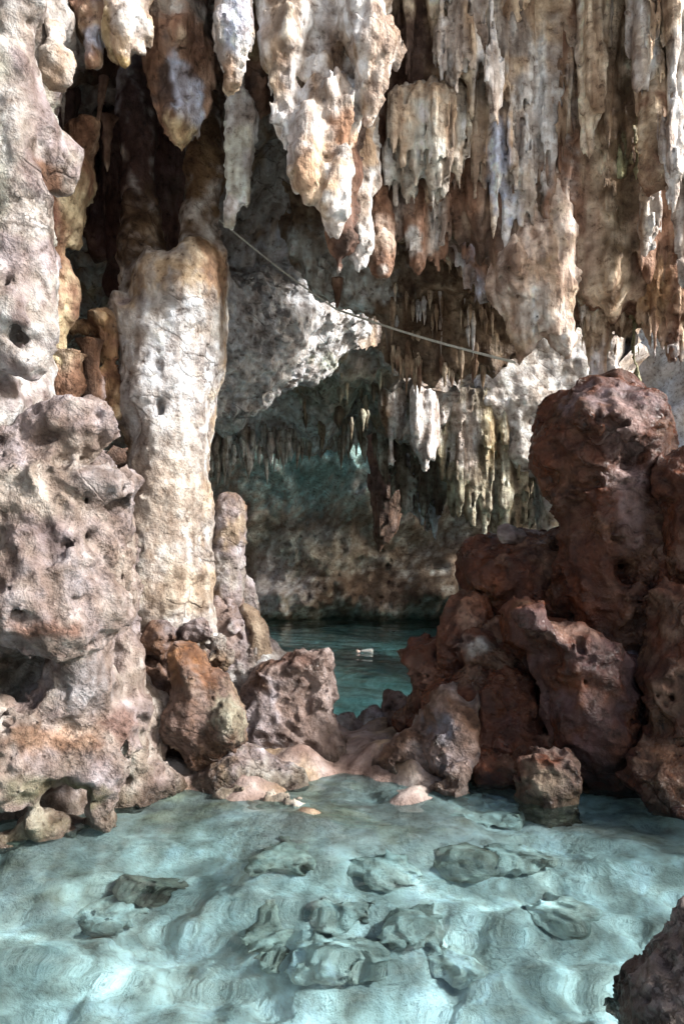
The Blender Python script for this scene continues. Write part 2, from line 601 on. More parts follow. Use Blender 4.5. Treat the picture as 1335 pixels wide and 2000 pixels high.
zf += (lum * .16 - .05) * sstep(4.1, 2.9, y_) * sstep(.8, 1.4, y_)
zf += fbm(pf, 5, 2, .5, 2) * .008 + fbm(pf, 1.1, 3, .5, 6) * .012
zf += (.020 * (np.abs(noise(pf, 2.2, 21)) - .6) + .006 * noise(pf, 6, 22)) * sstep(-.25, .0, zf) * sstep(3.4, 4.0, y_)
vf = np.stack([x_, y_, zf], 1)
_fgx, _fgy, _fz = gx.copy(), gy.copy(), zf.reshape(X.shape).copy()
bedc = colours(vf, ((.80, .79, .75), (.70, .69, .65), (.46, .45, .42)), [], 3)
dry = (sstep(-.50, .0, zf + .12 * noise(pf, 1.5, 12)) * .85 + .15 * sstep(-.1, .02, zf))[:, None] * sstep(2.6, 3.4, y_)[:, None]
bedc = bedc * (1 - dry) + colours(vf, (PINK, (.38, .30, .27), TAN), [], 8) * .8 * dry
tag(mesh_object('cave_floor', vf, grid(len(gx), len(gy)), 'pool_bed', bedc, base=np.zeros(3)), 'pale uneven rock floor sloping under the clear pool', kind='structure')

def slab_faces(nx, ny, keep):
    """lower faces and rim of a slab on a vertex grid, with holes where keep is False"""
    k = keep.reshape(nx, ny)
    c = k[:-1, :-1] & k[1:, :-1] & k[:-1, 1:] & k[1:, 1:]
    low = grid(nx, ny)[c.ravel()][:, ::-1]
    pad = np.pad(c, 1)
    i, j = np.nonzero(c)
    rim, n = [], nx * ny
    for (di, dj, a, b) in ((-1, 0, (0, 0), (0, 1)), (1, 0, (1, 1), (1, 0)), (0, -1, (1, 0), (0, 0)), (0, 1, (0, 1), (1, 1))):
        m = ~pad[i + 1 + di, j + 1 + dj]
        p = (i[m] + a[0]) * ny + j[m] + a[1]
        q = (i[m] + b[0]) * ny + j[m] + b[1]
        rim.append(np.stack([p, q, q + n, p + n], 1))
    return low, np.concatenate(rim)


# cave ceiling: a thick slab whose underside falls from the mouth to the inner lip
gx = axis((-6, -2.6, .12), (-2.6, 3.0, .04))
gy = axis((3.7, 10.2, .04))
X, Y = np.meshgrid(gx, gy, indexing='ij')
pc = np.stack([X.ravel(), Y.ravel(), 0 * X.ravel()], 1)
x_, y_ = pc[:, 0], pc[:, 1]
zc = np.interp(y_, [3.7, 4.2, 5, 6, 7, 8, 9, 10.2], [5.5, 5.3, 4.95, 4.45, 3.98, 3.52, 3.08, 2.62])
zr = np.interp(y_, [3.7, 4.2, 5, 6, 7, 8, 9, 10.2], [5.5, 5.3, 4.9, 3.85, 3.45, 3.25, 3.0, 2.8])
wr = sstep(.35, .8, x_ / np.maximum(y_, 1) * 6)
zc = zc * (1 - wr) + zr * wr
zc += .10 * fbm(pc, .9, 3, .5, 1) + .05 * (np.abs(fbm(pc, 2.8, 3, .55, 3)) - .6) + .02 * fbm(pc, 8, 3, .6, 4)
vb = np.stack([x_, y_, zc], 1)
vt = vb.copy(); vt[:, 2] = zc + 1.0 - .68 * sstep(5.6, 6.8, y_)
fb, side = slab_faces(len(gx), len(gy), ~(((x_ > 1.3 + .2 * noise(pc, .8, 7)) & (y_ > 6.1 + .6 * sstep(1.7, 1.3, x_) + .15 * noise(pc, .9, 8)) & (y_ < 9.6)) | ((x_ > -.15 + .8 * sstep(7.5, 8.1, y_) + .05 * noise(pc, .8, 7)) & (y_ > 6.52 + .04 * noise(pc, .9, 8)) & (y_ < 8.65))))  # hidden openings cut in to let sun and sky reach the inner rock
vv = np.concatenate([vb, vt])
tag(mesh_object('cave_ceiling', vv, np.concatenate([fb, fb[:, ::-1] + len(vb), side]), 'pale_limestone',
    colours(vv, (PALE, GREY, TAN), [(480, 480, 7.0, 60, 60, (.3, .26, .24)), (450, 600, 7.6, 26, 50, (.14, .11, .09)), (560, 600, 7.6, 150, 80, (.78, .80, .84)), (480, 830, 9.2, 130, 70, (.80, .84, .87)), (570, 850, 9.4, 80, 36, (.7, .72, .72)), (590, 500, 7.0, 80, 60, (.66, .67, .72)), (670, 760, 9, 90, 60, (.36, .37, .30)), (900, 650, 6.8, 200, 120, (.17, .11, .07)), (150, 100, 6, 180, 140, (.10, .055, .045)), (330, 150, 5.5, 160, 200, (.12, .07, .05))], 4)),  # pale inner zones painted lighter to make up for weak light there
    'pitted limestone ceiling sloping down into the cave', kind='structure')


def wall(name, label, origin, udir, ulen, zlo, zhi, h, out, pal, zones=(), amp=.25, seed=1, lean=None):
    u = np.arange(0, ulen + h, h)
    z = np.arange(zlo, zhi + h, h)
    U, Z = np.meshgrid(u, z, indexing='ij')
    p = np.array(origin)[None] + U.ravel()[:, None] * np.array(udir)[None] + Z.ravel()[:, None] * np.array([0, 0, 1.])
    n = np.array(out)
    d = amp * fbm(p, .45, 3, .5, seed) + amp * .35 * (np.abs(fbm(p, 1.3, 4, .55, seed + 2)) - .6) + .03 * fbm(p, 5, 3, .6, seed + 4)
    if lean is not None:
        d = d + lean(U.ravel(), p)
    v = p + d[:, None] * n[None]
    return tag(mesh_object(name, v, grid(len(u), len(z)), 'brown_limestone', colours(v, pal, zones, seed + 11)), label, kind='structure')


def back_lean(u, p):
    z = p[:, 2]
    ledge = .55 * np.exp(-((z - .35) / .5) ** 2) * sstep(-2.2, -.4, p[:, 0])
    dome = 1.3 * sstep(1.6, 3.6, z)
    return ledge + dome


wall('cave_wall_back', 'mottled grey brown rock wall closing the far chamber', (-7, 15.4, 0), (1, 0, 0), 14, -3, 4.6, .07, (0, -1, 0),
     ((.52, .52, .47), (.42, .38, .31), (.26, .21, .16)),
     [(590, 940, 14.8, 150, 60, (.50, .70, .69)), (650, 900, 14.5, 200, 50, (.30, .50, .49)), (525, 1130, 15.2, 45, 60, (.8, .8, .82)), (590, 1150, 15, 40, 30, (.65, .65, .66)), (560, 1060, 15, 90, 35, (.42, .46, .42)), (730, 1150, 14.8, 150, 50, (.16, .11, .075)), (850, 1080, 14.5, 90, 60, (.22, .16, .11)), (650, 1080, 15, 60, 40, (.34, .31, .25))],  # teal zones paint the glow off the water, white ones a light patch
     amp=.3, seed=3, lean=back_lean)
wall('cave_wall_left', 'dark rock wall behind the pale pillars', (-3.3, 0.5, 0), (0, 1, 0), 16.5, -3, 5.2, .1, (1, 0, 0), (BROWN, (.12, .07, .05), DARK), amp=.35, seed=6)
wall('cave_wall_far_right', 'pale sunlit rock wall beside the far opening', (3.3, 9.2, 0), (.06, 1, 0), 1.6, -3, 4.6, .08, (-1, 0, 0), (WHITE, PALE, TAN), amp=.25, seed=8)
wall('added_pale_cliff', 'pale sunlit rock added outside the opening at right for white glare', (3.7, 14.2, 0), (.86, -.5, 0), 9, -1, 7, .15, (-.5, -.86, 0), ((.8, .8, .78), (.75, .73, .7), (.6, .57, .5)), amp=.3, seed=14)  # added sunlit rock, makes the opening read white instead of blue sky
rock('chamber_ceiling', 'dim rock roof over the far chamber', None, [Ell(np.array([-3.2, 14.6, 5.2]), (3.4, 3.0, 1.9))], (GREY, TEAL, (.2, .2, .17)), vox=.13, kind='structure', spec=[(.12, .8, I3, 'fbm'), (.05, 2.5, I3, 'ridge')])
rock('added_bank_right', 'unseen rock bank added beyond the right edge for shade', None,  # unseen bank added to keep the sun off the right-hand rocks
     [Ell(np.array([3.75, 4.5, 1.0]), (1.1, 1.25, 2.1)), Ell(np.array([4.0, 3.4, .4]), (1.0, 1.0, 1.2), k=.4)], (RED, MAROON, BROWN), mat='wet_red_limestone', vox=.06, spec=ROUGH, kind='structure')


# water: a shallow clear near pool and a deep teal far pool, parted by the dry sill
def water_material(name, deep):
    wm = bpy.data.materials.new(name)
    wm.use_nodes = True
    t = wm.node_tree
    t.nodes.clear()
    out = nd(t, 'ShaderNodeOutputMaterial')
    if not deep:
        gl = nd(t, 'ShaderNodeBsdfGlass')
        gl.inputs['Color'].default_value = (.725, .935, .985, 1)
        gl.inputs['IOR'].default_value = 1.33
        gl.inputs['Roughness'].default_value = 0.0
        t.links.new(gl.outputs[0], out.inputs['Surface'])
    else:
        gt = nd(t, 'ShaderNodeBsdfTransparent')
        gr = nd(t, 'ShaderNodeBsdfRefraction')
        gr.inputs['IOR'].default_value = 1.33
        gr.inputs['Roughness'].default_value = 0.0
        gl = nd(t, 'ShaderNodeMixShader')
        gl.inputs[0].default_value = .6
        t.links.new(gt.outputs[0], gl.inputs[1])
        t.links.new(gr.outputs[0], gl.inputs[2])
        gs = nd(t, 'ShaderNodeBsdfGlossy')
        gs.inputs['Roughness'].default_value = 0.05
        fr = nd(t, 'ShaderNodeFresnel')
        fr.inputs['IOR'].default_value = 1.33
        mx = nd(t, 'ShaderNodeMixShader')
        t.links.new(fr.outputs[0], mx.inputs[0])
        t.links.new(gl.outputs[0], mx.inputs[1])
        t.links.new(gs.outputs[0], mx.inputs[2])
        t.links.new(mx.outputs[0], out.inputs['Surface'])
        ab = nd(t, 'ShaderNodeVolumeAbsorption')
        ab.inputs['Color'].default_value = (.05, .80, .86, 1)
        ab.inputs['Density'].default_value = .30
        t.links.new(ab.outputs[0], out.inputs['Volume'])
    MATS[name] = wm


water_material('shallow_water', False)
water_material('deep_water', True)


def water_body(name, label, gx, gy, zlow, mat, waves):
    X, Y = np.meshgrid(gx, gy, indexing='ij')
    x, y = X.ravel(), Y.ravel()
    rg = random.Random(5)
    z = 0 * x
    for lam, amp in waves:
        a, ph = rg.gauss(1.3, .75), rg.uniform(0, 6.28)
        k = 2 * math.pi / lam
        u = x + .16 * np.sin(y * 1.7 + ph) + .09 * np.sin(x * 2.3 - y * 1.1 + 2 * ph)
        z = z + amp * np.sin(k * (u * math.cos(a) + y * math.sin(a)) + ph)
    vw = np.stack([x, y, z], 1)
    fw = grid(len(gx), len(gy))
    vl = vw.copy(); vl[:, 2] = zlow
    idx = np.arange(len(vw)).reshape(len(gx), len(gy))
    ring = np.concatenate([idx[:, 0], idx[-1, 1:], idx[-2::-1, -1], idx[0, -2:0:-1]])
    side = np.stack([ring + len(vw), np.roll(ring, -1) + len(vw), np.roll(ring, -1), ring], 1)
    o = mesh_object(name, np.concatenate([vw, vl]), np.concatenate([fw, fw[:, ::-1] + len(vw), side]), mat, base=np.zeros(3))
    return tag(o, label, kind='structure')


nearw = water_body('pool_water', 'clear rippled water of the shallow near pool', axis((-3.1, 3.1, .03)), axis((.4, 5.0, .025)), -1.4, 'shallow_water',
                   [(1.7, .005), (1.3, .005), (1.07, .004), (.83, .0034), (.71, .003), (.57, .0026), (.47, .002), (.41, .0018), (.34, .0014), (.29, .0014), (.23, .0011), (.19, .0009), (.95, .003), (.37, .0018), (.52, .0022), (.14, .0005)])
nearw.cycles.is_caustics_caster = True
water_body('lagoon_water', 'deep teal water of the far pool', axis((-3.2, 3.6, .08)), axis((5.02, 16.2, .08)), -3.6, 'deep_water', [(1.1, .006), (.7, .005), (.45, .004), (.3, .002), (.22, .0012), (.9, .004)])


# ------------------------------------------------------------------ left side
rock('flowstone_column', 'pale grey white flowstone column running up the left edge', 'rock column',
     [G([(-260, -260), (95, -260), (108, 0), (100, 80), (66, 150), (62, 260), (72, 330), (70, 470), (92, 530), (94, 610), (78, 690), (86, 800), (60, 900), (-260, 900)], 3.85, .42, r=.3),
      E(95, 322, 3.72, 42, 52, 50, k=.05), E(80, 285, 3.72, 30, 30, k=.04), C(20, 0, 3.5, 60, 30, 700, 3.55, 55, k=.1),
      E(40, 640, 3.5, 28, 50, 60, neg=True, k=.04), E(15, 560, 3.45, 18, 24, 40, neg=True, k=.04), E(100, 355, 3.55, 20, 20, 30, neg=True, k=.05)],
     (WHITE, PALE, MAUVE), [(20, 250, 3.6, 30, 240, (.60, .58, .50)), (95, 345, 3.6, 40, 25, BROWN), (10, 60, 3.6, 40, 80, GREY), (60, 740, 3.6, 120, 60, MAUVE), (45, 640, 3.4, 25, 40, MAUVE)], vox=.019, spec=SMOOTH, gain=.70)

rock('rock_mass', 'big knobbly pinkish rock mass rising from the water at the left edge', 'rock',
     [E(-60, 1060, 4.0, 200, 300, 200, k=.1), E(120, 1150, 4.35, 150, 330, 140, k=.15), E(180, 1450, 4.35, 150, 150, 110, k=.15), C(-40, 1560, 4.1, 150, 200, 1600, 4.15, 110, k=.1),
      E(150, 832, 3.75, 72, 52, 70, k=.10), E(40, 880, 3.8, 120, 60, 90, k=.12), E(60, 960, 3.68, 110, 75, 90, k=.12), E(205, 942, 3.68, 64, 40, 60, k=.025),
      C(70, 990, 3.6, 70, 60, 1200, 3.55, 75, k=.12), C(150, 1000, 3.7, 80, 150, 1190, 3.65, 80, k=.12), C(205, 1000, 3.85, 50, 205, 1180, 3.85, 46, k=.12), C(-10, 1180, 3.45, 50, 110, 1225, 3.5, 40, k=.10), C(110, 1225, 3.5, 32, 190, 1215, 3.65, 26, k=.10),
      E(165, 1330, 3.75, 72, 90, 70, k=.10), E(120, 1390, 3.7, 60, 60, 60, k=.10), C(180, 1250, 3.8, 26, 200, 1310, 3.8, 20, k=.03),
      C(245, 1270, 4.05, 42, 245, 1560, 4.05, 48, k=.12), E(262, 1385, 3.98, 32, 50, 50, k=.03), E(235, 1425, 3.85, 36, 60, 46, k=.03),
      C(20, 1470, 3.55, 50, 160, 1470, 3.6, 48, k=.10), C(180, 1470, 3.65, 38, 195, 1600, 3.65, 26, k=.06), E(30, 1540, 3.55, 50, 50, 60, k=.10), E(-10, 1420, 3.5, 60, 50, 60, k=.10),
      E(75, 1612, 3.55, 62, 40, 56, k=.02), E(20, 1650, 3.5, 50, 36, 50, k=.02), E(140, 1625, 3.7, 40, 26, 40, k=.02), C(300, 1530, 4.2, 34, 340, 1570, 4.3, 30, k=.10),
      C(20, 1310, 3.5, 42, 75, 1300, 3.55, 44, neg=True, k=.025), C(40, 1370, 3.55, 36, 75, 1320, 3.6, 30, neg=True, k=.025), E(25, 1214, 3.3, 13, 12, 50, neg=True, k=.015), C(110, 1575, 3.5, 34, 150, 1560, 3.55, 34, neg=True, k=.02), C(50, 1570, 3.4, 20, 100, 1590, 3.45, 14, neg=True, k=.02),
      E(85, 850, 3.55, 40, 26, 60, neg=True, k=.03), E(85, 1045, 3.38, 22, 18, 50, neg=True, k=.02), E(128, 1065, 3.45, 18, 16, 50, neg=True, k=.02), C(20, 1060, 3.38, 10, 30, 1180, 3.38, 18, neg=True, k=.03), E(240, 1535, 3.85, 22, 22, 60, neg=True, k=.02), C(160, 975, 3.62, 14, 250, 985, 3.7, 10, neg=True, k=.02), E(185, 1255, 3.65, 20, 12, 40, neg=True, k=.02), E(240, 1470, 3.75, 12, 40, 40, neg=True, k=.03)],
     ((.48, .41, .36), (.40, .32, .29), MAUVE), [(60, 960, 3.5, 130, 60, (.48, .40, .34)), (120, 1445, 3.5, 100, 30, (.40, .25, .17)), (60, 1530, 3.5, 60, 30, (.26, .23, .16)), (140, 1570, 3.5, 60, 40, (.2, .17, .10)), (75, 1610, 3.5, 60, 35, (.52, .48, .38)), (130, 1130, 3.6, 70, 60, (.36, .31, .31)), (90, 1230, 3.4, 60, 22, (.34, .19, .14)), (205, 945, 3.6, 60, 36, (.46, .40, .39)), (235, 1420, 3.7, 36, 40, (.34, .22, .19)), (160, 1340, 3.6, 60, 60, (.38, .34, .34)), (250, 1500, 3.9, 40, 60, (.48, .42, .36)), (100, 1050, 3.5, 60, 30, (.28, .22, .22))],
     mat='brown_limestone', vox=.0175, spec=CRAG)

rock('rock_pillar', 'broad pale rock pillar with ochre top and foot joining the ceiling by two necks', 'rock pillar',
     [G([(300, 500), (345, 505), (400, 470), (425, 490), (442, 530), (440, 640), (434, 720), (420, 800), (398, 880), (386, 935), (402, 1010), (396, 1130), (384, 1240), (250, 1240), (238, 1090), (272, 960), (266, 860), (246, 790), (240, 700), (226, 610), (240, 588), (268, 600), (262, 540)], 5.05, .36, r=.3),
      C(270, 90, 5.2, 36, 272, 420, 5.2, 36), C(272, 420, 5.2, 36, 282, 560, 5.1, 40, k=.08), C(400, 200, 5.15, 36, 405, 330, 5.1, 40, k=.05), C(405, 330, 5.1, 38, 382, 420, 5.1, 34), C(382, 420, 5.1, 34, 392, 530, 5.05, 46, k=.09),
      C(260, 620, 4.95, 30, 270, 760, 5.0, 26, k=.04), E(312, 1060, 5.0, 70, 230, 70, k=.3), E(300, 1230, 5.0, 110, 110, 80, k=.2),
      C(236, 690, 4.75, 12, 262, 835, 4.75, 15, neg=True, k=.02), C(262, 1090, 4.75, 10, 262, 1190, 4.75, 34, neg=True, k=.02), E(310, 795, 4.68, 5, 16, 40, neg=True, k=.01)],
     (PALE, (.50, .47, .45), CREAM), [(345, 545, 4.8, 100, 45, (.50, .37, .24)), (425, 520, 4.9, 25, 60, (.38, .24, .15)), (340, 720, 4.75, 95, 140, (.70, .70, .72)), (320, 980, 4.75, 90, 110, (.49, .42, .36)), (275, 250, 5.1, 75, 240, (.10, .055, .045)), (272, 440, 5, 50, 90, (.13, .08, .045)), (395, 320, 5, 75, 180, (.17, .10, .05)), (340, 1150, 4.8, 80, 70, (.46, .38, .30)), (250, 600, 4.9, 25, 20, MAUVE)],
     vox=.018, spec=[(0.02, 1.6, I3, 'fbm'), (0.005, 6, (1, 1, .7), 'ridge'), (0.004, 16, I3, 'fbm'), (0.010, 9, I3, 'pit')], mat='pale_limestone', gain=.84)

# recess behind the pillar
drip(125, 690, 800, 4.5, 42, 'thick rounded brown stalagmite stump in the recess beside the left flowstone column', (TAN, BROWN, BROWN), 28, 30, taper=.05, up=True, name='stalagmite_stump', cat='stalagmite', bump=.06)
drip(176, 665, 800, 4.7, 22, 'slim dark brown stalagmite between the round stump and the hanging two-legged drapery', (MAUVE, BROWN, DARK), 20, 26, taper=.05, up=True, name='stalagmite_stump', cat='stalagmite', bump=.08)
rock('drapery', 'tan two-legged drapery hanging in the recess left of the pale pillar', 'drapery',
     [C(205, 625, 4.85, 34, 205, 690, 4.85, 24), C(205, 690, 4.85, 22, 196, 775, 4.85, 9), C(215, 680, 4.85, 18, 226, 810, 4.85, 9), C(150, 640, 4.9, 26, 215, 640, 4.9, 26)], (TAN, (.3, .19, .1), BROWN), mat='dripstone', vox=.016, spec=SMOOTH)
rock('drapery', 'yellowish wavy drapery ribbon hanging close to the left flowstone column', 'drapery',
     [C(155, 270, 4.6, 22, 150, 370, 4.6, 16, sq=1.5), C(150, 360, 4.6, 16, 148, 470, 4.6, 13, sq=1.5), C(148, 470, 4.6, 13, 122, 570, 4.55, 10, sq=1.5), C(128, 550, 4.55, 16, 110, 690, 4.5, 18, sq=1.3),
      E(108, 430, 4.45, 38, 62, 40, k=.08), C(105, 480, 4.5, 26, 100, 640, 4.4, 22), C(118, 600, 4.5, 20, 110, 700, 4.45, 24)],
     ((.40, .32, .20), (.30, .20, .13), BROWN), [(100, 430, 4.4, 32, 55, (.18, .09, .065)), (150, 420, 4.5, 20, 90, (.44, .37, .25))], mat='dripstone', vox=.015, spec=SMOOTH)
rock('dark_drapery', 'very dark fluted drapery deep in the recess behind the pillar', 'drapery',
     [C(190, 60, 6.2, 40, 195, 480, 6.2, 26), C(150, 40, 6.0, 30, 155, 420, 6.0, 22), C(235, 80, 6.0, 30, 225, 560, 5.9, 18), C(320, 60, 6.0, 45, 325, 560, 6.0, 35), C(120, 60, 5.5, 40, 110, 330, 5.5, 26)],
     ((.12, .07, .05), (.09, .05, .042), DARK), mat='dripstone', vox=.028, spec=FLUTE)  # palette kept near black to paint the recess shade deeper
for (x, y0, y1, r, n_) in ((124, 140, 255, 7, 'longer'), (116, 140, 215, 4, 'shorter')):
    drip(x, y0, y1, 4.7, r, 'thin %s pale icicle stalactite of the close pair in the dark upper left recess' % n_, (PALE, GREY, TAN), 10, 16)
drip(203, 150, 265, 4.9, 8, 'thin leaning dark stalactite hanging alone in the upper left recess', (GREY, BROWN, BROWN), 10, 16, lean=-14)
drip(214, 230, 335, 5.1, 14, 'dull brown stalactite beside the dark column in the recess', (TAN, BROWN, BROWN), 12, 16, lean=-4)
rock('side_stalactite', 'short hooked pale stalactite leaning off the flowstone column at upper left', 'stalactite', [C(110, 60, 3.8, 26, 95, 105, 3.75, 18), C(95, 105, 3.75, 18, 84, 132, 3.75, 10)], (PALE, TAN, GREY), vox=.013, spec=SMOOTH)

# stalagmite, boulders and blocks at the foot of the pillar
rock('stalagmite', 'tall finger-shaped pale stalagmite with a rounded top beside the far pool', 'stalagmite',
     [C(448, 1000, 5.25, 33, 440, 1180, 5.25, 38), E(450, 985, 5.25, 31, 18, k=.03)], (PALE, MAUVE, TAN), [(415, 1080, 5.5, 18, 120, (.22, .12, .08)), (455, 985, 5.4, 40, 22, (.5, .33, .22))], mat='brown_limestone', vox=.015, spec=[(.012, 2, I3, 'fbm'), (.008, 6, (1, 1, 1.4), 'lump'), (.006, 15, I3, 'fbm'), (.015, 9, I3, 'pit')])  # dark left zone paints the shaded side into the colour
rock('stalagmite', 'short blunt stalagmite leaning at the foot of the tall finger stalagmite', 'stalagmite', [C(470, 1150, 5.35, 20, 462, 1230, 5.35, 30)], (PALE, MAUVE, BROWN), mat='brown_limestone', vox=.015)
rock('stalagmite', 'smooth slanting cone stalagmite just above the flat-topped block', 'stalagmite', [C(484, 1200, 5.2, 12, 505, 1290, 5.15, 28), C(516, 1240, 5.3, 10, 530, 1290, 5.3, 16)], (PALE, MAUVE, TAN), mat='brown_limestone', vox=.014, spec=SMOOTH)
rock('rock_slope', 'rubbly pale slope between the pillar and the flat-topped block', 'rock', [E(420, 1270, 5.25, 90, 110, 80, k=.06), E(430, 1190, 5.4, 60, 60, 60), E(330, 1300, 5.0, 90, 90, 70), E(290, 1270, 4.9, 50, 50, 50), E(480, 1310, 5.25, 80, 70, 60), E(520, 1390, 5.15, 90, 80, 60)], (PALE, MAUVE, PINK), mat='brown_limestone', vox=.016, spec=CRAG)
rock('boulder', 'rusty orange-topped boulder tilted against the pale slope', 'boulder', [G([(336, 1275), (350, 1258), (378, 1264), (418, 1308), (452, 1345), (478, 1398), (474, 1430), (440, 1466), (392, 1508), (368, 1500), (352, 1466), (318, 1430), (322, 1390), (345, 1345)], 4.42, .22, r=.16, k=.04), E(446, 1410, 4.25, 34, 46, 44, k=.05)],
     (TAN, PINK, BROWN), [(365, 1285, 4.4, 42, 50, (.33, .15, .06)), (400, 1320, 4.4, 50, 25, (.30, .14, .07)), (450, 1400, 4.2, 38, 46, (.50, .47, .36)), (360, 1410, 4.3, 50, 60, (.27, .18, .15))], mat='brown_limestone', vox=.012, spec=[(.014, 2.2, I3, 'fbm'), (.008, 6, I3, 'ridge'), (.008, 17, I3, 'lump'), (.014, 9, I3, 'pit')])
rock('rock_slab', 'brown slab wedged under the rusty tilted boulder', 'rock', [C(275, 1290, 4.75, 34, 350, 1390, 4.6, 44, k=.04), E(340, 1500, 4.65, 70, 60, 40, k=.04)], (PINK, BROWN, (.26, .16, .13)), mat='brown_limestone', vox=.014, spec=CRAG)
rock('rock_block', 'flat-topped rough pink grey block standing by the far pool', 'rock', [G([(545, 1292), (585, 1272), (632, 1282), (648, 1330), (652, 1400), (655, 1480), (490, 1480), (475, 1400), (500, 1330), (515, 1300)], 4.95, .26, r=.06, k=.05), E(515, 1400, 4.9, 50, 70, 50), E(600, 1475, 4.85, 80, 34, 50)],
     (MAUVE, PINK, (.40, .31, .28)), [(560, 1285, 4.9, 60, 16, (.22, .12, .09)), (500, 1320, 4.8, 35, 40, BROWN)], mat='brown_limestone', vox=.013, spec=CRAG)
rock('rubble_stone', 'dark round-edged stone lodged above the rusty boulder', 'stone', [E(365, 1230, 4.75, 36, 26, 30), E(345, 1245, 4.75, 22, 26, 26)], (MAUVE, PINK, BROWN), mat='brown_limestone', vox=.013, spec=ROUGH)
rock('rubble_stone', 'lumpy crusted stone touching the top right of the rusty boulder', 'stone', [E(415, 1260, 4.7, 28, 24, 26), E(428, 1290, 4.65, 26, 26, 26), E(400, 1240, 4.8, 26, 18, 26)], (PALE, TAN, BROWN), mat='brown_limestone', vox=.013, spec=ROUGH)
rock('rubble_stone', 'pale angular stone below the short blunt stalagmite', 'stone', [E(425, 1205, 5.1, 24, 22, 24), E(452, 1240, 5.05, 20, 26, 22)], (PALE, MAUVE, PINK), mat='brown_limestone', vox=.014, spec=ROUGH)
rock('rubble_stone', 'small brown pebble-like stone in the crack left of the rusty boulder', 'stone', [E(285, 1245, 4.7, 24, 14, 20), E(300, 1262, 4.65, 16, 14, 16)], (MAUVE, BROWN, BROWN), mat='brown_limestone', vox=.012, spec=ROUGH)
rock('rock_mound', 'low smooth pale mound at the near water edge below the rusty boulder', 'rock', [E(470, 1535, 4.4, 92, 78, 80), E(545, 1540, 4.4, 64, 50, 60), E(410, 1560, 4.35, 46, 50, 56), E(600, 1480, 4.9, 90, 40, 60, k=.1)], (PALE, MAUVE, TAN), [(400, 1530, 4.2, 25, 30, PINK)], mat='brown_limestone', vox=.013, spec=[(.014, 2, I3, 'fbm'), (.008, 7, I3, 'ridge'), (.005, 16, I3, 'fbm'), (.014, 10, I3, 'pit')])

# ------------------------------------------------------------------ right side
WET = dict(mat='wet_red_limestone')
rock('rock_tower', 'tall dark red rock tower with rippled mauve crest at the right', 'rock',
     [G([(1060, 830), (1085, 778), (1120, 770), (1150, 752), (1195, 738), (1245, 762), (1284, 782), (1298, 860), (1322, 1000), (1335, 1280), (1110, 1280), (1112, 1060), (1082, 960), (1050, 880)], 4.95, .42, r=.34),
      E(1195, 850, 4.75, 95, 110, 80, k=.1), E(1110, 900, 4.85, 60, 100, 70, k=.1), E(1100, 800, 4.95, 42, 26, 40, k=.03), C(1205, 800, 4.62, 22, 1215, 1080, 4.55, 30, k=.12), C(1190, 880, 4.8, 92, 1205, 1200, 4.75, 95, k=.15), E(1190, 1150, 4.75, 70, 120, 80, k=.1),
      E(1238, 888, 4.5, 16, 24, 70, neg=True, k=.02), E(1225, 1120, 4.45, 12, 20, 60, neg=True, k=.02), C(1150, 1000, 4.45, 8, 1170, 1180, 4.45, 10, neg=True, k=.03)],
     (MAROON, RED, (.15, .07, .04)), [(1200, 790, 4.7, 80, 50, (.34, .26, .28)), (1225, 900, 4.5, 42, 150, (.32, .21, .19)), (1110, 930, 4.8, 60, 90, (.15, .06, .03)), (1150, 1100, 4.6, 60, 60, RED)], vox=.016, spec=[(0.03, 1.6, I3, 'fbm'), (0.026, 3, I3, 'ridge'), (.010, 8, (.5, .5, 1.6), 'ridge'), (0.005, 15, I3, 'fbm'), (0.02, 7, I3, 'pit')], **WET)  # light crest and ridge zones paint the lit edges into the colour
rock('boulder', 'dark red boulder leaning in at the right edge beside the rock tower', 'boulder', [E(1350, 945, 4.5, 56, 80, 70), E(1380, 1010, 4.4, 80, 120, 80), E(1340, 905, 4.55, 36, 40, 40)], (MAROON, RED, BROWN), vox=.016, spec=JAG, **WET)
rock('rock_shelf', 'dark red rock shelf left of the tower carrying small pale stones', 'rock',
     [E(1010, 1130, 5.2, 100, 85, 90, k=.1), E(945, 1110, 5.25, 45, 60, 60), E(1090, 1120, 5.15, 70, 70, 80), E(1040, 1060, 5.3, 80, 22, 70), E(1060, 1200, 5.1, 110, 70, 70), E(1130, 1230, 5.1, 120, 120, 80)],
     (MAROON, RED, BROWN), [(945, 1150, 5.1, 40, 30, (.26, .11, .04))], vox=.017, spec=CRAG, **WET)
for (x, y, rx, ry, lab) in ((1000, 1044, 22, 17, 'leftmost small pale stone perched on the dark red rock shelf'), (1040, 1047, 17, 11, 'middle flat pale stone perched on the dark red rock shelf'), (1084, 1050, 27, 18, 'largest rounded brown stone perched on the rock shelf against the tower')):
    rock('perched_stone', lab, 'stone', [E(x, y, 5.15, rx, ry, rx), E(x + 6, y + 8, 5.15, rx, ry * .7, rx)], (PALE, MAUVE, PINK) if x < 1060 else (MAUVE, MAROON, BROWN), vox=.012, spec=[(.012, 4, I3, 'fbm'), (.006, 12, I3, 'ridge')], mat='brown_limestone')
rock('boulder', 'tall reddish boulder with a paler front left of the tooth-shaped rock', 'boulder', [E(905, 1225, 4.95, 42, 60, 50), E(880, 1270, 4.9, 32, 60, 45), E(915, 1195, 5.0, 40, 30, 40)], (MAROON, (.22, .10, .06), RED), [(915, 1215, 4.85, 22, 35, (.36, .22, .16))], vox=.015, spec=CRAG, **WET)  # one zone on the front is paler than the palette
rock('boulder', 'pale banded boulder in front of the reddish boulder on the right bank', 'boulder', [E(940, 1275, 4.75, 42, 38, 42), E(965, 1290, 4.75, 34, 40, 40)], (PINK, MAROON, BROWN), [(935, 1268, 4.65, 30, 18, PALE)], vox=.014, spec=JAG, **WET)
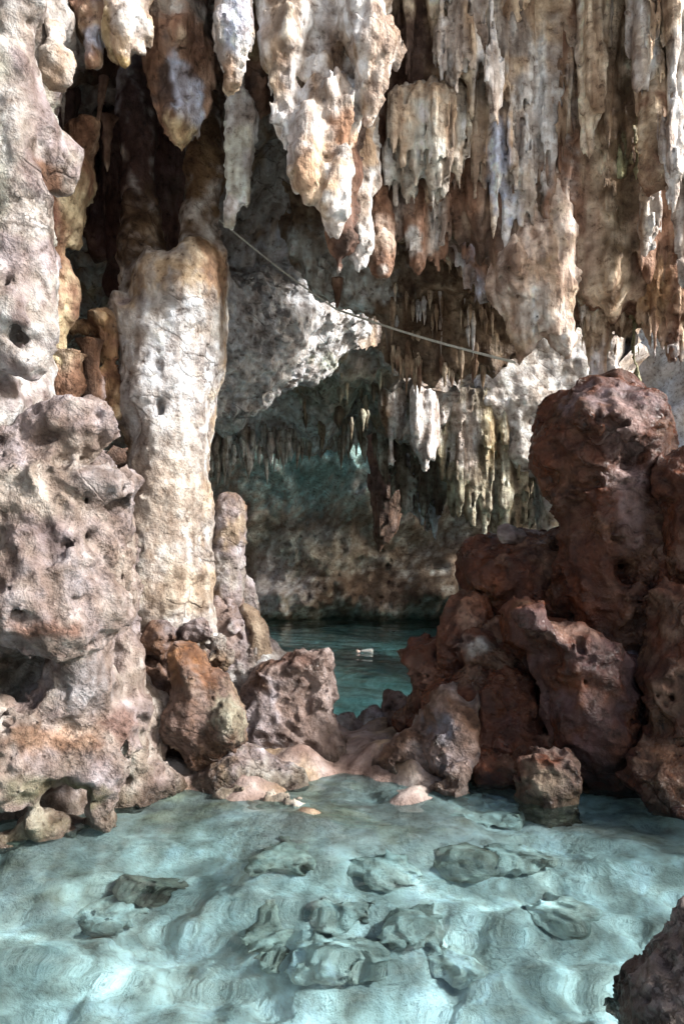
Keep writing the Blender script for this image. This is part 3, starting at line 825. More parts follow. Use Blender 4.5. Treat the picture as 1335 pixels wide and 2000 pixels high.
rock('rock_bank', 'dark brown sloping rock bank running down to the far pool', 'rock', [C(870, 1320, 5.0, 60, 800, 1400, 5.1, 30), E(930, 1370, 4.8, 90, 80, 80, k=.1), E(1000, 1300, 4.9, 100, 100, 70, k=.1), C(880, 1430, 4.8, 70, 1100, 1500, 4.6, 80, k=.1), E(840, 1300, 5.1, 50, 50, 40)], (MAROON, RED, BROWN), [(850, 1320, 5, 60, 40, (.25, .13, .09))], vox=.018, spec=CRAG, **WET)
rock('tooth_rock', 'huge tooth-shaped dark red rock with a rounded upper left horn above the near pool', 'rock',
     [G([(992, 1192), (1012, 1175), (1046, 1180), (1062, 1210), (1110, 1213), (1152, 1235), (1198, 1270), (1224, 1330), (1246, 1400), (1242, 1500), (1226, 1560), (1150, 1550), (1108, 1490), (1084, 1420), (1060, 1340), (1036, 1285), (1002, 1242)], 4.5, .32, r=.2, k=.06), E(1160, 1420, 4.35, 60, 90, 60, k=.15), C(1050, 1310, 4.45, 12, 1085, 1430, 4.4, 10, k=.03), C(1062, 1235, 4.3, 7, 1080, 1330, 4.3, 9, neg=True, k=.03)],
     (MAROON, RED, (.12, .06, .055)), [(1100, 1230, 4.4, 60, 28, (.34, .20, .15)), (1030, 1205, 4.5, 28, 30, (.26, .13, .06)), (1160, 1400, 4.3, 70, 60, (.17, .09, .09))], vox=.016, spec=JAG, **WET)
rock('boulder', 'rounded dark boulder tucked left of the tooth-shaped rock', 'boulder', [C(985, 1330, 4.65, 45, 970, 1440, 4.55, 50), E(1000, 1420, 4.55, 40, 60, 50), E(940, 1345, 4.7, 32, 30, 36)], (MAROON, RED, (.14, .06, .05)), vox=.015, spec=JAG, **WET)
rock('boulder', 'lit grey pink boulder with a smooth egg-like face at the right shore', 'boulder', [E(890, 1420, 4.55, 44, 62, 55), E(855, 1400, 4.65, 30, 34, 36), E(915, 1380, 4.65, 30, 40, 40), E(860, 1470, 4.5, 60, 40, 50)], (MAUVE, PINK, BROWN), [(865, 1425, 4.45, 26, 40, (.34, .32, .36)), (915, 1370, 4.6, 25, 30, (.5, .42, .36))], vox=.014, spec=JAG, mat='brown_limestone')
rock('boulder', 'rough lit boulder at the right shore left of the egg-faced boulder', 'boulder', [E(805, 1470, 4.6, 48, 50, 50), E(760, 1480, 4.65, 40, 36, 40), E(830, 1430, 4.75, 30, 36, 36), E(840, 1510, 4.5, 50, 30, 40)], (PALE, PINK, BROWN), vox=.014, spec=CRAG, mat='brown_limestone')
for (x, y, D, r, lab) in ((775, 1370, 5.5, 28, 'topmost boulder of the small row climbing from the sill to the right bank'), (735, 1405, 5.5, 30, 'middle boulder of the small row climbing from the sill to the right bank'), (690, 1432, 5.5, 34, 'lowest boulder of the small row on the sill by the far pool'), (780, 1410, 5.3, 26, 'dark boulder just behind the middle of the small row on the sill')):
    rock('boulder', lab, 'boulder', [E(x, y, D, r, r * .95, r), E(x + r * .5, y + r * .5, D, r * .8, r * .7, r)], (PALE, MAUVE, PINK) if 'dark' not in lab else (PINK, MAROON, BROWN), vox=.014, spec=CRAG, mat='brown_limestone')
rock('stone', 'small pointed grey stone at the water edge between the shore boulders and the stump', 'stone', [C(905, 1490, 4.3, 12, 895, 1545, 4.2, 32), E(865, 1540, 4.25, 18, 20, 20)], (PALE, MAUVE, PINK), vox=.012, spec=CRAG, mat='brown_limestone')
rock('rock_stump', 'flat-topped banded rock stump standing in the near pool', 'rock', [C(1068, 1515, 4.1, 56, 1068, 1640, 4.1, 58), E(1068, 1492, 4.1, 54, 22, 52, k=.04), E(1085, 1440, 4.05, 60, 34, 80, neg=True, k=.03)], (TAN, PINK, MAROON), [(1065, 1520, 4, 45, 30, (.45, .35, .26))], vox=.011, spec=[(.016, 3, I3, 'fbm'), (.014, 6, I3, 'ridge'), (.006, 16, I3, 'fbm')], mat='brown_limestone')
rock('rock_bank', 'dark rock foot filling the hollow between the stump and the right edge', 'rock', [E(1100, 1480, 4.5, 120, 50, 60), E(1000, 1520, 4.45, 90, 40, 60), E(1190, 1560, 4.45, 90, 50, 60), E(960, 1490, 4.5, 60, 50, 60)], (MAROON, RED, BROWN), vox=.018, spec=CRAG, **WET)
rock('rock_wall', 'dark red lumpy rock wall dropping into the pool at the right edge', 'rock', [C(1330, 1200, 4.3, 60, 1320, 1330, 4.2, 70, k=.1), E(1290, 1500, 4.05, 55, 60, 55), E(1330, 1430, 4.1, 60, 110, 70), E(1320, 1560, 4.0, 80, 50, 60), E(1360, 1300, 4.2, 80, 130, 80), E(1250, 1280, 4.75, 40, 40, 40), C(1300, 1060, 4.75, 80, 1300, 1250, 4.6, 60, k=.1), E(1215, 1380, 4.6, 40, 60, 50)],
     (MAROON, RED, BROWN), [(1300, 1470, 4, 40, 20, (.27, .13, .07))], vox=.016, spec=JAG, **WET)
rock('stone', 'crusty grey lit stone wedged between the tooth-shaped rock and the right wall', 'stone', [E(1245, 1295, 4.55, 42, 26, 34), E(1225, 1315, 4.5, 30, 24, 30)], (PALE, MAUVE, MAROON), vox=.013, spec=CRAG + [(.012, 10, I3, 'lump')], mat='brown_limestone')
rock('corner_rock', 'rough pitted rock poking from the water in the lower right corner', 'rock', [G([(1370, 1800), (1330, 1835), (1290, 1880), (1250, 1925), (1220, 1990), (1210, 2090), (1500, 2090), (1500, 1800)], 2.15, .2, r=.1), E(1385, 1870, 2.2, 40, 60, 60), E(1320, 1990, 2.1, 60, 56, 50), E(1420, 1920, 2.2, 90, 120, 90)],
     ((.44, .38, .34), (.36, .30, .28), (.22, .15, .12)), [(1345, 1830, 2.1, 50, 40, (.2, .12, .09))], vox=.009, spec=[(.012, 3, I3, 'fbm'), (.007, 11, I3, 'ridge'), (.004, 28, I3, 'fbm'), (.022, 16, I3, 'pit')], mat='brown_limestone')

# ------------------------------------------------------------------ ceiling dripstone, left and centre
DR = dict(mat='dripstone')
CL = [(0.022, 2.0, (1, 1, .5), 'fbm'), (0.010, 5, (1, 1, .4), 'lump'), (0.007, 13, (1, 1, .7), 'fbm'), (0.018, 9, (1, 1, .6), 'pit')]
rock('stalactite', 'blue white faced stalactite with blunt tip at upper left near the flowstone column', 'stalactite', [C(180, -120, 4.2, 50, 178, 40, 4.15, 34), C(178, 40, 4.15, 30, 186, 122, 4.1, 12), C(155, 20, 4.2, 30, 165, 70, 4.2, 20)], (BROWN, TAN, BROWN), [(188, 90, 4.1, 18, 45, BLUE), (160, 20, 4.15, 25, 40, BROWN)], vox=.013, spec=CL, **DR)
rock('stalactite', 'cream stalactite with a side knob and pointed yellow tip at upper left', 'stalactite', [C(242, -120, 4.1, 50, 242, 60, 4.05, 36), C(242, 60, 4.05, 32, 246, 150, 4.05, 5), C(262, 90, 4.05, 18, 275, 104, 4.0, 8, k=.03), C(228, 80, 4.05, 18, 240, 120, 4.05, 10)], (PALE, CREAM, TAN), [(260, 30, 4, 22, 50, WHITE), (240, 130, 4, 30, 30, (.52, .4, .2)), (215, 60, 4.05, 15, 60, (.3, .22, .12))], vox=.013, spec=CL, **DR)
rock('stalactite', 'large brown stalactite with a glistening blue white patch above the pale pillar', 'stalactite', [C(345, -100, 4.5, 60, 345, 120, 4.4, 62), C(345, 120, 4.4, 56, 355, 230, 4.35, 34), C(352, 230, 4.35, 30, 348, 288, 4.35, 5), C(385, 120, 4.4, 30, 400, 200, 4.4, 14), C(310, 100, 4.4, 24, 315, 200, 4.4, 12), E(352, 60, 4.15, 18, 30, 20), E(300, 40, 4.35, 28, 90, 30)],
     (BROWN, (.22, .13, .085), DARK), [(362, 180, 4.25, 26, 65, BLUE), (352, 262, 4.3, 28, 35, (.42, .33, .2)), (355, 60, 4.1, 18, 30, TAN), (330, 20, 4.3, 60, 40, (.3, .26, .22))], vox=.014, spec=CL, **DR)
rock('stalactite', 'crusted blue white stalactite directly above the hanging grey slab', 'stalactite', [C(458, -120, 4.1, 46, 458, 60, 4.05, 33), C(458, 60, 4.05, 30, 450, 156, 4.05, 5)], (PALE, GREY, TAN), [(468, 50, 4, 28, 60, BLUE), (448, 135, 4, 16, 24, (.4, .3, .22))], vox=.013, spec=CL + [(.012, 12, I3, 'ridge')], **DR)
rock('hanging_slab', 'thin grey green hanging slab with ragged white dripping end', 'stalactite', [G([(440, -150), (478, -150), (480, 170), (508, 230), (500, 300), (492, 350), (490, 400), (484, 412), (474, 402), (460, 412), (450, 442), (446, 440), (444, 395), (438, 300)], 4.35, .05, r=.03, k=.03), C(449, 400, 4.3, 7, 449, 436, 4.3, 3)], ((.50, .52, .47), (.44, .45, .39), GREY), [(465, 405, 4.3, 35, 22, WHITE)], vox=.011, spec=[(.01, 2, (1, 1, .5), 'fbm'), (.006, 9, (1, 1, .15), 'lump'), (.005, 18, I3, 'fbm')], **DR)
rock('stalactite', 'stubby dark olive stalactite tucked behind the hanging grey slab', 'stalactite', [C(498, -60, 4.55, 36, 500, 190, 4.5, 26), C(500, 190, 4.5, 24, 497, 228, 4.5, 10), C(490, 100, 4.5, 26, 485, 180, 4.5, 20)], ((.24, .17, .09), BROWN, DARK), vox=.014, spec=CL, **DR)
rock('stalactite_cluster', 'massive white stalactite cluster with three hanging lobes at top centre', 'stalactite',
     [C(590, -150, 4.45, 90, 600, 120, 4.4, 60, k=.06), C(690, -150, 4.45, 90, 680, 160, 4.4, 56, k=.06), C(630, 60, 4.35, 50, 640, 260, 4.25, 36, k=.06), C(560, -150, 4.3, 60, 558, 100, 4.2, 46, k=.05), C(556, 80, 4.2, 40, 566, 230, 4.15, 24, k=.03), C(566, 230, 4.15, 20, 560, 264, 4.15, 5, k=.02), C(640, -150, 4.4, 80, 640, 120, 4.35, 50, k=.03), C(705, -60, 4.25, 56, 718, 100, 4.15, 46, k=.03), C(718, 100, 4.15, 42, 718, 240, 4.15, 20, k=.03), C(716, 230, 4.15, 16, 722, 268, 4.15, 5, k=.02),
      C(618, 140, 4.2, 40, 606, 260, 4.12, 32, k=.05), C(602, 260, 4.1, 32, 600, 350, 4.05, 25, k=.05), C(600, 350, 4.05, 20, 606, 384, 4.05, 7, k=.02), C(660, 180, 4.2, 44, 664, 320, 4.12, 36, k=.05), C(664, 310, 4.12, 35, 655, 400, 4.1, 25, k=.04), C(650, 390, 4.1, 20, 656, 438, 4.1, 7, k=.02), C(692, 200, 4.25, 24, 678, 320, 4.2, 20, k=.03), E(765, 70, 4.15, 12, 30, 20)],
     (WHITE, PALE, TAN), [(560, 60, 4.1, 30, 120, (.36, .30, .24)), (575, 160, 4.05, 22, 90, WHITE), (655, 80, 4.1, 25, 60, (.28, .2, .14)), (605, 330, 4, 30, 60, (.50, .37, .26)), (690, 250, 4.1, 50, 40, (.38, .23, .15)), (655, 420, 4, 30, 30, WHITE), (740, 100, 4.1, 36, 140, (.60, .52, .46))], vox=.014, spec=CL, **DR)
rock('stalactite', 'dark brown stalactite with a small white tip below the top centre cluster', 'stalactite', [C(680, -150, 4.8, 40, 675, 330, 4.7, 32), C(675, 330, 4.7, 32, 665, 470, 4.65, 26), C(665, 470, 4.65, 22, 660, 545, 4.65, 6), C(690, 340, 4.7, 30, 695, 420, 4.7, 20)], (BROWN, (.13, .07, .05), DARK), [(661, 535, 4.6, 12, 18, WHITE)], vox=.014, spec=CL, **DR)
rock('stalactite', 'pale tooth stalactite right of the dark brown white-tipped one', 'stalactite', [C(712, -150, 4.85, 40, 708, 350, 4.78, 24), C(708, 350, 4.75, 26, 706, 480, 4.7, 24), C(706, 470, 4.7, 20, 702, 530, 4.7, 6)], (PALE, GREY, TAN), [(705, 500, 4.65, 22, 30, WHITE), (710, 390, 4.65, 26, 40, (.33, .27, .22))], vox=.013, spec=CL, **DR)
rock('stalactite', 'tiny pale knob stalactite beside the rope right of the tooth stalactite', 'stalactite', [C(750, 480, 4.9, 14, 750, 530, 4.9, 10), C(736, -150, 5.15, 40, 740, 380, 5.05, 24), C(740, 380, 5.05, 26, 750, 500, 4.95, 16)], ((.3, .22, .17), BROWN, BROWN), [(748, 532, 4.9, 10, 12, PALE)], vox=.012, spec=CL, **DR)


# ------------------------------------------------------------------ ceiling dripstone, right
_cgx, _cgy = axis((-6, -2.6, .12), (-2.6, 3.0, .04)), axis((3.7, 10.2, .04))
_cz = zc.reshape(len(_cgx), len(_cgy))


def ceil_z(x, y):
    i = np.clip(np.searchsorted(_cgx, x), 0, len(_cgx) - 1)
    j = np.clip(np.searchsorted(_cgy, y), 0, len(_cgy) - 1)
    return _cz[i, j]


def on_ceiling(px, py, near=3.8):
    D = np.arange(near, 10.1, .03)
    x, z = (px - CX) / F_PX * D, CAM_Z + (HY - py) / F_PX * D
    hit = np.nonzero(z >= ceil_z(x, D) - .01)[0]
    return float(D[hit[0]]) if len(hit) else None


def curtain(label, tips, ytop, D, r, pal, zones=(), depth=.05, vox=.016, name='drapery', seed=0, back=True, spec=FLUTE, jit=26, slope=0.0, cat='drapery'):
    """hanging drapery: overlapping vertical flutes whose tips follow the (x, y) control points"""
    rg = random.Random(seed)
    xs, ys = zip(*tips)
    prims, x = [], xs[0]
    while x <= xs[-1]:
        y1 = float(np.interp(x, xs, ys)) + rg.uniform(-jit, jit * .6)
        d = D + rg.uniform(-depth, depth)
        rr = r * rg.uniform(.55, 1.15)
        ym = ytop + (y1 - ytop) * rg.uniform(.62, .8)
        sl = slope * (y1 - ytop) * D / F_PX
        prims.append(C(x + rg.uniform(-3, 3), ytop, d, rr * 1.25, x, ym, d + sl * .7, rr, k=.035, sq=rg.uniform(1, 1.8)))
        prims.append(C(x, ym, d + sl * .7, rr * .95, x + rg.uniform(-5, 5), y1, d + sl, rr * rg.uniform(.12, .4), k=.025))
        x += rr * rg.uniform(1.0, 1.7)
    if back:
        m = (ytop + min(ys)) / 2
        prims.append(G([(xs[0] - 4, ytop - 20), (xs[-1] + 4, ytop - 20), (xs[-1] + 2, m), (xs[0] - 2, m)], D + .10, .11, r=.06, k=.05))
    return rock(name, label, cat, prims, pal, zones, vox=vox, spec=spec, mat='dripstone', streak=.18)


CR3 = (PALE, CREAM, TAN)
BR3 = (TAN, BROWN, (.13, .08, .05))
# the mass behind
rock('flowstone_wall', 'brown fluted flowstone wall behind the draperies at upper right', 'flowstone',
     [G([(735, -200), (1500, -200), (1500, 500), (1335, 600), (1180, 610), (1080, 590), (960, 530), (860, 470), (775, 430), (745, 300)], 5.3, .3, r=.2, slope=-.12)], (CREAM, TAN, BROWN), [(800, 120, 5, 60, 140, (.10, .06, .045)), (1215, 350, 5, 30, 200, (.14, .09, .05)), (900, 480, 5.1, 120, 60, (.14, .09, .065)), (1040, 200, 5, 80, 150, PALE)], vox=.023, spec=[(0.03, 1.6, (1, 1, .3), 'fbm'), (0.045, 4.0, (1, 1, .05), 'lump'), (0.024, 9, (1, 1, .08), 'lump'), (0.008, 18, (1, 1, .3), 'fbm'), (0.03, 7, (1, 1, .25), 'pit')], streak=.15, **DR)
curtain('ragged pale slab of drapery with jagged lower edge right of the top centre cluster', [(762, 330), (772, 400), (800, 425), (850, 432), (890, 400), (905, 340)], 205, 4.9, 13, (PALE, (.46, .42, .36), TAN), [(830, 300, 4.8, 40, 90, (.50, .48, .42)), (800, 400, 4.8, 30, 30, (.46, .45, .38))], seed=3, jit=18)
curtain('small dim stalactite group in the dark gap beside the top centre cluster', [(800, 60), (815, 82), (830, 40)], -60, 5.1, 11, BR3, [(815, 50, 5, 12, 30, PALE)], seed=5, back=False)
curtain('narrow cream drapery with a long left edge hanging to the ragged slab top', [(862, 185), (875, 120), (884, 190), (896, 230)], -80, 4.75, 10, CR3, [(865, 100, 4.7, 9, 100, WHITE)], seed=8)
curtain('slender pale drapery with a pointed tip beside the narrow cream drapery', [(905, 150), (920, 230), (935, 120), (948, 160), (962, 230)], -80, 4.8, 11, (WHITE, PALE, TAN), seed=12)
curtain('broad pale grey drapery in the middle of the upper right with lilac blue streak', [(925, 385), (945, 420), (965, 470), (985, 495), (1005, 480), (1025, 430), (1045, 440), (1070, 420)], -80, 5.0, 14, (PALE, (.50, .45, .39), TAN), [(975, 330, 4.9, 20, 90, BLUE), (1005, 420, 4.9, 18, 50, BLUE), (1040, 230, 4.9, 40, 150, PALE), (990, 60, 4.9, 40, 70, (.28, .24, .21))], seed=15)
curtain('brown edged drapery column right of the broad pale grey drapery', [(1078, 330), (1092, 400), (1108, 360), (1122, 250)], -80, 5.05, 13, (PALE, TAN, BROWN), [(1122, 200, 5, 12, 150, BROWN)], seed=21)
curtain('thick smooth cream column drapery at upper right ending in a blunt double tip', [(1140, 300), (1152, 352), (1168, 340), (1184, 280)], -80, 4.85, 19, (PALE, CREAM, TAN), seed=24, spec=[(.012, 2, (1, 1, .4), 'fbm'), (.014, 7, (1, 1, .1), 'lump'), (.006, 15, (1, 1, .3), 'fbm')])
curtain('tall brown drapery behind the thick cream column reaching lower than its neighbours', [(1100, 560), (1120, 600), (1140, 640), (1165, 610), (1185, 560), (1200, 480)], -60, 5.35, 16, (CREAM, TAN, BROWN), [(1170, 480, 5.3, 40, 120, (.45, .36, .28)), (1195, 300, 5.3, 20, 120, OLIVE)], seed=27)
drip(1228, -60, 115, 4.7, 14, 'single thin pale finger stalactite near the top right corner', CR3, 18, 30, taper=.35)
curtain('grey cream drapery blade in the top right corner above the blunt brown stalactite', [(1252, 180), (1268, 230), (1284, 210), (1298, 120)], -80, 4.7, 15, CR3, seed=31)
rock('stalactite', 'blunt round-ended brown stalactite hanging at the right below the top right corner', 'stalactite', [C(1275, 150, 4.75, 30, 1280, 330, 4.7, 31), E(1282, 345, 4.7, 27, 22, 27)], (TAN, BROWN, (.24, .16, .1)), [(1270, 250, 4.6, 25, 80, (.40, .30, .2))], vox=.013, spec=[(.01, 2, (1, 1, .4), 'fbm'), (.008, 8, (1, 1, .12), 'lump'), (.005, 16, I3, 'fbm')], **DR)
curtain('striped cream drapery running down the extreme right edge of the ceiling', [(1312, 470), (1326, 560), (1345, 600), (1370, 580)], -80, 4.6, 15, (PALE, CREAM, TAN), seed=37)
curtain('dark olive brown drapery in the gap between thick cream column and blunt brown stalactite', [(1205, 470), (1222, 520), (1240, 500), (1255, 440)], -60, 5.1, 14, (OLIVE, BROWN, DARK), [(1225, 200, 5, 14, 90, (.34, .28, .15))], seed=41)
curtain('white shard drapery below the blunt brown stalactite', [(1258, 505), (1272, 470), (1284, 420)], 350, 4.95, 10, (WHITE, PALE, TAN), seed=43, back=False)
rock('stalactite_cluster', 'bulging pink cream stalactite cluster low at right with two fat lit tips', 'stalactite', [C(1010, 360, 5.2, 45, 1018, 560, 5.1, 52), C(1018, 560, 5.1, 44, 1022, 640, 5.1, 28), C(1022, 640, 5.1, 24, 1014, 704, 5.1, 6), C(1070, 340, 5.2, 50, 1080, 560, 5.1, 44), C(1080, 560, 5.1, 40, 1094, 650, 5.05, 26), C(1094, 650, 5.05, 22, 1100, 690, 5.05, 6), E(1000, 520, 5.0, 34, 60, 40), E(1060, 600, 5.02, 20, 50, 30), C(975, 440, 5.2, 24, 968, 560, 5.2, 10)],
     ((.52, .42, .35), (.45, .34, .27), TAN), [(1040, 610, 5, 50, 40, (.60, .54, .48)), (985, 540, 5, 30, 50, (.33, .24, .19)), (1095, 660, 5, 24, 30, (.64, .58, .52))], vox=.015, spec=CL, **DR)
curtain('pale drip-ended drapery above the rock tower right of the bulging cluster', [(1140, 700), (1158, 735), (1172, 755), (1188, 690), (1205, 640)], 540, 5.4, 12, (WHITE, CREAM, TAN), [(1168, 720, 5.3, 20, 40, WHITE)], seed=47, back=False)
curtain('yellow tinged twisted drips hanging over the top of the rock tower', [(1205, 690), (1222, 730), (1238, 745), (1250, 690)], 560, 5.5, 9, ((.5, .42, .2), TAN, OLIVE), seed=51, back=False)
curtain('brown fringe block at the right edge ending in ragged light drips', [(1255, 640), (1275, 690), (1295, 700), (1310, 760), (1330, 770), (1350, 740)], 480, 5.2, 14, (CREAM, TAN, BROWN), [(1270, 560, 5.1, 40, 60, (.28, .17, .09)), (1310, 720, 5.1, 40, 50, WHITE)], seed=55)
curtain('short grey pocked drapery under the ragged slab right of the dark white-tipped stalactite', [(765, 470), (785, 505), (810, 480), (830, 540), (850, 520), (870, 470)], 380, 5.15, 14, (GREY, (.33, .27, .23), BROWN), [(805, 470, 5.1, 16, 24, PALE)], seed=60)
curtain('mottled lilac grey drapery tips just left of the bulging pink cream cluster', [(880, 480), (900, 530), (925, 560), (945, 600), (962, 560)], 360, 5.3, 12, (GREY, (.36, .29, .26), BROWN), [(935, 450, 5.2, 25, 50, BLUE), (935, 560, 5.2, 14, 40, BLUE)], seed=63)

rock('hanging_brow', 'brown jagged rock brow hanging across the ceiling behind the rope', 'rock',
     [G([(560, 370), (1010, 400), (1010, 690), (985, 720), (960, 735), (930, 722), (900, 742), (870, 728), (845, 745), (810, 730), (785, 738), (765, 700), (752, 640), (735, 606), (700, 600), (662, 594), (640, 588), (616, 572), (596, 530), (570, 505), (566, 460)], 6.47, .14, r=.08, k=.05), C(770, 520, 6.35, 36, 960, 540, 6.2, 44)], ((.24, .17, .11), (.16, .11, .07), (.11, .075, .05)), [(640, 520, 6.4, 110, 80, (.50, .50, .46)), (700, 585, 6.4, 60, 20, (.56, .57, .54))], vox=.02, spec=[(.02, 2, I3, 'fbm'), (.024, 5, (1, 1, .35), 'lump'), (.012, 13, (1, 1, .4), 'lump'), (.006, 20, I3, 'fbm')], **DR)  # paler left zones paint the bright vault on across the brow

# small stalactites under the inner slope, hung from the ceiling itself
GRP = {}


def fringe(n, poly, rpx, lpx, label, group, pal, seed, segs=8, rings=9, near=5.6, D=None):
    rg = random.Random(seed)
    xs, ya, yb = zip(*poly)
    for k in range(n):
        px = rg.uniform(xs[0], xs[-1])
        py = rg.uniform(np.interp(px, xs, ya), np.interp(px, xs, yb))
        d = D + rg.uniform(-.05, .05) if D else on_ceiling(px, py, near)
        if d is None:
            continue
        u = rg.random()
        if k % 3 and 'last' in GRP:
            px = min(max(GRP['last'] + rg.uniform(-22, 22), xs[0]), xs[-1])
            py = rg.uniform(np.interp(px, xs, ya), np.interp(px, xs, yb))
        GRP['last'] = px
        ln = lpx[0] + (lpx[1] - lpx[0]) * 1.25 * u ** 2.6
        r = rg.uniform(*rpx) * (.7 + .5 * u)
        drip(px, py - 24, py + ln, d, r, label, pal, segs, rings, lean=rg.uniform(-.08, .08) * ln, group=group, taper=rg.uniform(.6, 1.1), sq=rg.uniform(.7, 1.3), bump=.2)


fringe(46, [(765, 540, 640), (860, 545, 650), (960, 570, 670)], (4, 8), (18, 60), 'little icicle stalactite hanging around the rope on the brown slope right of centre', 'little stalactites around the rope', (WHITE, CREAM, TAN), 101, D=6.32)
fringe(40, [(765, 660, 725), (860, 680, 735), (960, 690, 725)], (5, 10), (18, 60), 'short brown cream stalactite hanging below the rope in front of the inner draperies', 'short stalactites below the rope', (CREAM, TAN, BROWN), 102, D=6.36)
fringe(70, [(392, 880, 940), (450, 850, 900), (520, 845, 885), (575, 850, 875)], (5, 11), (16, 60), 'small grey stalactite in the dense fringe over the tall finger stalagmite', 'dense grey fringe left of the far arch', ((.72, .75, .76), (.52, .53, .50), (.30, .29, .25)), 103, near=8, D=9.6)
fringe(40, [(560, 845, 872), (650, 835, 880), (745, 840, 890)], (4, 8), (14, 45), 'tiny stalactite on the lip of the far arch above the teal chamber', 'tiny stalactites on the far arch lip', ((.6, .61, .56), (.42, .41, .35), (.22, .2, .15)), 104, near=8, D=9.9)
fringe(34, [(590, 770, 840), (680, 720, 840), (750, 700, 840)], (6, 12), (14, 44), 'olive grey stalactite on the shaded slope above the far arch', 'olive stalactites above the far arch', ((.44, .44, .36), (.32, .30, .22), (.17, .15, .11)), 105, near=8)

# inner draperies and sunlit rock beyond the right bank
INN = dict(vox=.028, depth=.1)
curtain('white forked drapery hanging at the left of the inner curtain', [(752, 850), (765, 915), (780, 900), (795, 830)], 745, 8.9, 11, (WHITE, PALE, GREY), [(750, 850, 8.9, 9, 80, TAN)], seed=70, back=False, **INN)
curtain('brightest white shaggy drapery in the inner curtain with several long tips', [(805, 850), (815, 920), (825, 945), (838, 930), (850, 880), (868, 840)], 765, 8.8, 10, (WHITE, (.7, .7, .72), PALE), seed=71, back=False, **INN)
curtain('olive grey fluted drapery filling the inner curtain right of the white shaggy one', [(860, 960), (890, 1000), (930, 1040), (970, 1060), (1010, 1060), (1045, 1060)], 770, 9.4, 14, ((.36, .34, .26), (.24, .21, .14), (.13, .11, .08)), [(900, 860, 9.3, 30, 60, PALE), (960, 850, 9.3, 20, 80, (.34, .27, .16)), (960, 980, 9.3, 40, 50, (.4, .38, .3))], seed=72, **INN)
curtain('pale lilac drapery tips low in the inner curtain over the far pool', [(800, 985), (815, 1020), (832, 1050), (845, 1060), (860, 1010)], 900, 10.2, 10, (BLUE, (.38, .38, .4), GREY), seed=73, back=False, **INN)
curtain('shadowy grey fluted drapery behind the white ones at the left of the inner curtain', [(745, 930), (780, 980), (820, 1000), (870, 990)], 760, 9.9, 13, ((.3, .3, .26), (.2, .19, .15), DARK), seed=74, **INN)
rock('hanging_rock', 'dark hanging rock column in the far chamber left of the lilac drapery', 'rock', [C(775, 860, 12.5, 60, 770, 960, 12.5, 46), C(765, 950, 12.5, 44, 748, 1040, 12.4, 20), C(755, 1020, 12.4, 22, 738, 1075, 12.4, 6)], ((.16, .10, .07), (.11, .07, .05), DARK), [], vox=.04, spec=FLUTE, **DR)
rock('sunlit_rock', 'dazzling white sunlit rock behind the left shoulder of the rock tower', 'rock', [G([(930, 800), (925, 640), (1120, 560), (1205, 560), (1205, 1080), (1065, 1075), (1042, 940), (1022, 925), (990, 905), (982, 840)], 9.5, .35, r=.25)], ((.6, .59, .58), (.56, .54, .5), PALE), [(1090, 1040, 9.3, 40, 40, (.6, .5, .36))], vox=.03, spec=SMOOTH)
rock('rock_rib', 'pale curving rock rib crossing the inner ceiling up to the rope bend', 'rock', [C(380, 790, 7.1, 44, 490, 755, 7.4, 40, k=.2), C(490, 755, 7.4, 40, 600, 700, 7.7, 34, k=.2), C(600, 700, 7.7, 34, 690, 640, 7.9, 22, k=.2), C(690, 640, 7.9, 18, 760, 610, 8.0, 9, k=.15), C(390, 700, 6.95, 74, 520, 670, 7.3, 66, k=.25), C(520, 670, 7.3, 64, 660, 628, 7.75, 36, k=.25), C(400, 610, 6.8, 70, 560, 590, 7.3, 56, k=.4), C(560, 590, 7.3, 50, 640, 600, 7.6, 30, k=.4), C(680, 632, 7.9, 14, 735, 600, 7.9, 6, k=.05), C(540, 745, 7.6, 16, 640, 705, 7.85, 12, k=.06), C(430, 800, 7.2, 22, 520, 770, 7.5, 14, k=.08)],
     ((.74, .76, .79), (.68, .70, .73), (.50, .50, .51)), [(620, 715, 7.8, 60, 18, (.55, .60, .53)), (425, 600, 6.8, 30, 44, (.22, .17, .13)), (470, 690, 6.9, 22, 12, (.3, .25, .2)), (520, 600, 7.2, 40, 14, (.4, .35, .3))], vox=.022, spec=[(.03, 1.2, I3, 'fbm'), (.030, 2.6, I3, 'ridge'), (.016, 9, I3, 'ridge'), (.008, 18, I3, 'fbm')])


# ------------------------------------------------------------------ rope, float, submerged stones
def strands(path, r, turns, n_str=3, segs=6):
    V, Fc, off = [], [], 0
    t = np.linspace(0, 1, len(path))
    for k in range(n_str):
        a = 2 * math.pi * (k / n_str + turns * t)
        c = path + r * .55 * np.stack([-.5 * np.sin(a), np.cos(a), .86 * np.sin(a)], 1)
        th = np.linspace(0, 2 * math.pi, segs, endpoint=False)
        ring = np.stack([-.3 * np.sin(th), np.cos(th), np.sin(th)], 1) * r * .6
        v = (c[:, None] + ring[None]).reshape(-1, 3)
        i = np.arange(len(path) - 1)[:, None] * segs + np.arange(segs)
        j = np.arange(len(path) - 1)[:, None] * segs + (np.arange(segs) + 1) % segs
        Fc.append(np.stack([i, j, j + segs, i + segs], -1).reshape(-1, 4) + off)
        V.append(v)
        off += len(v)
    return np.concatenate(V), np.concatenate(Fc)


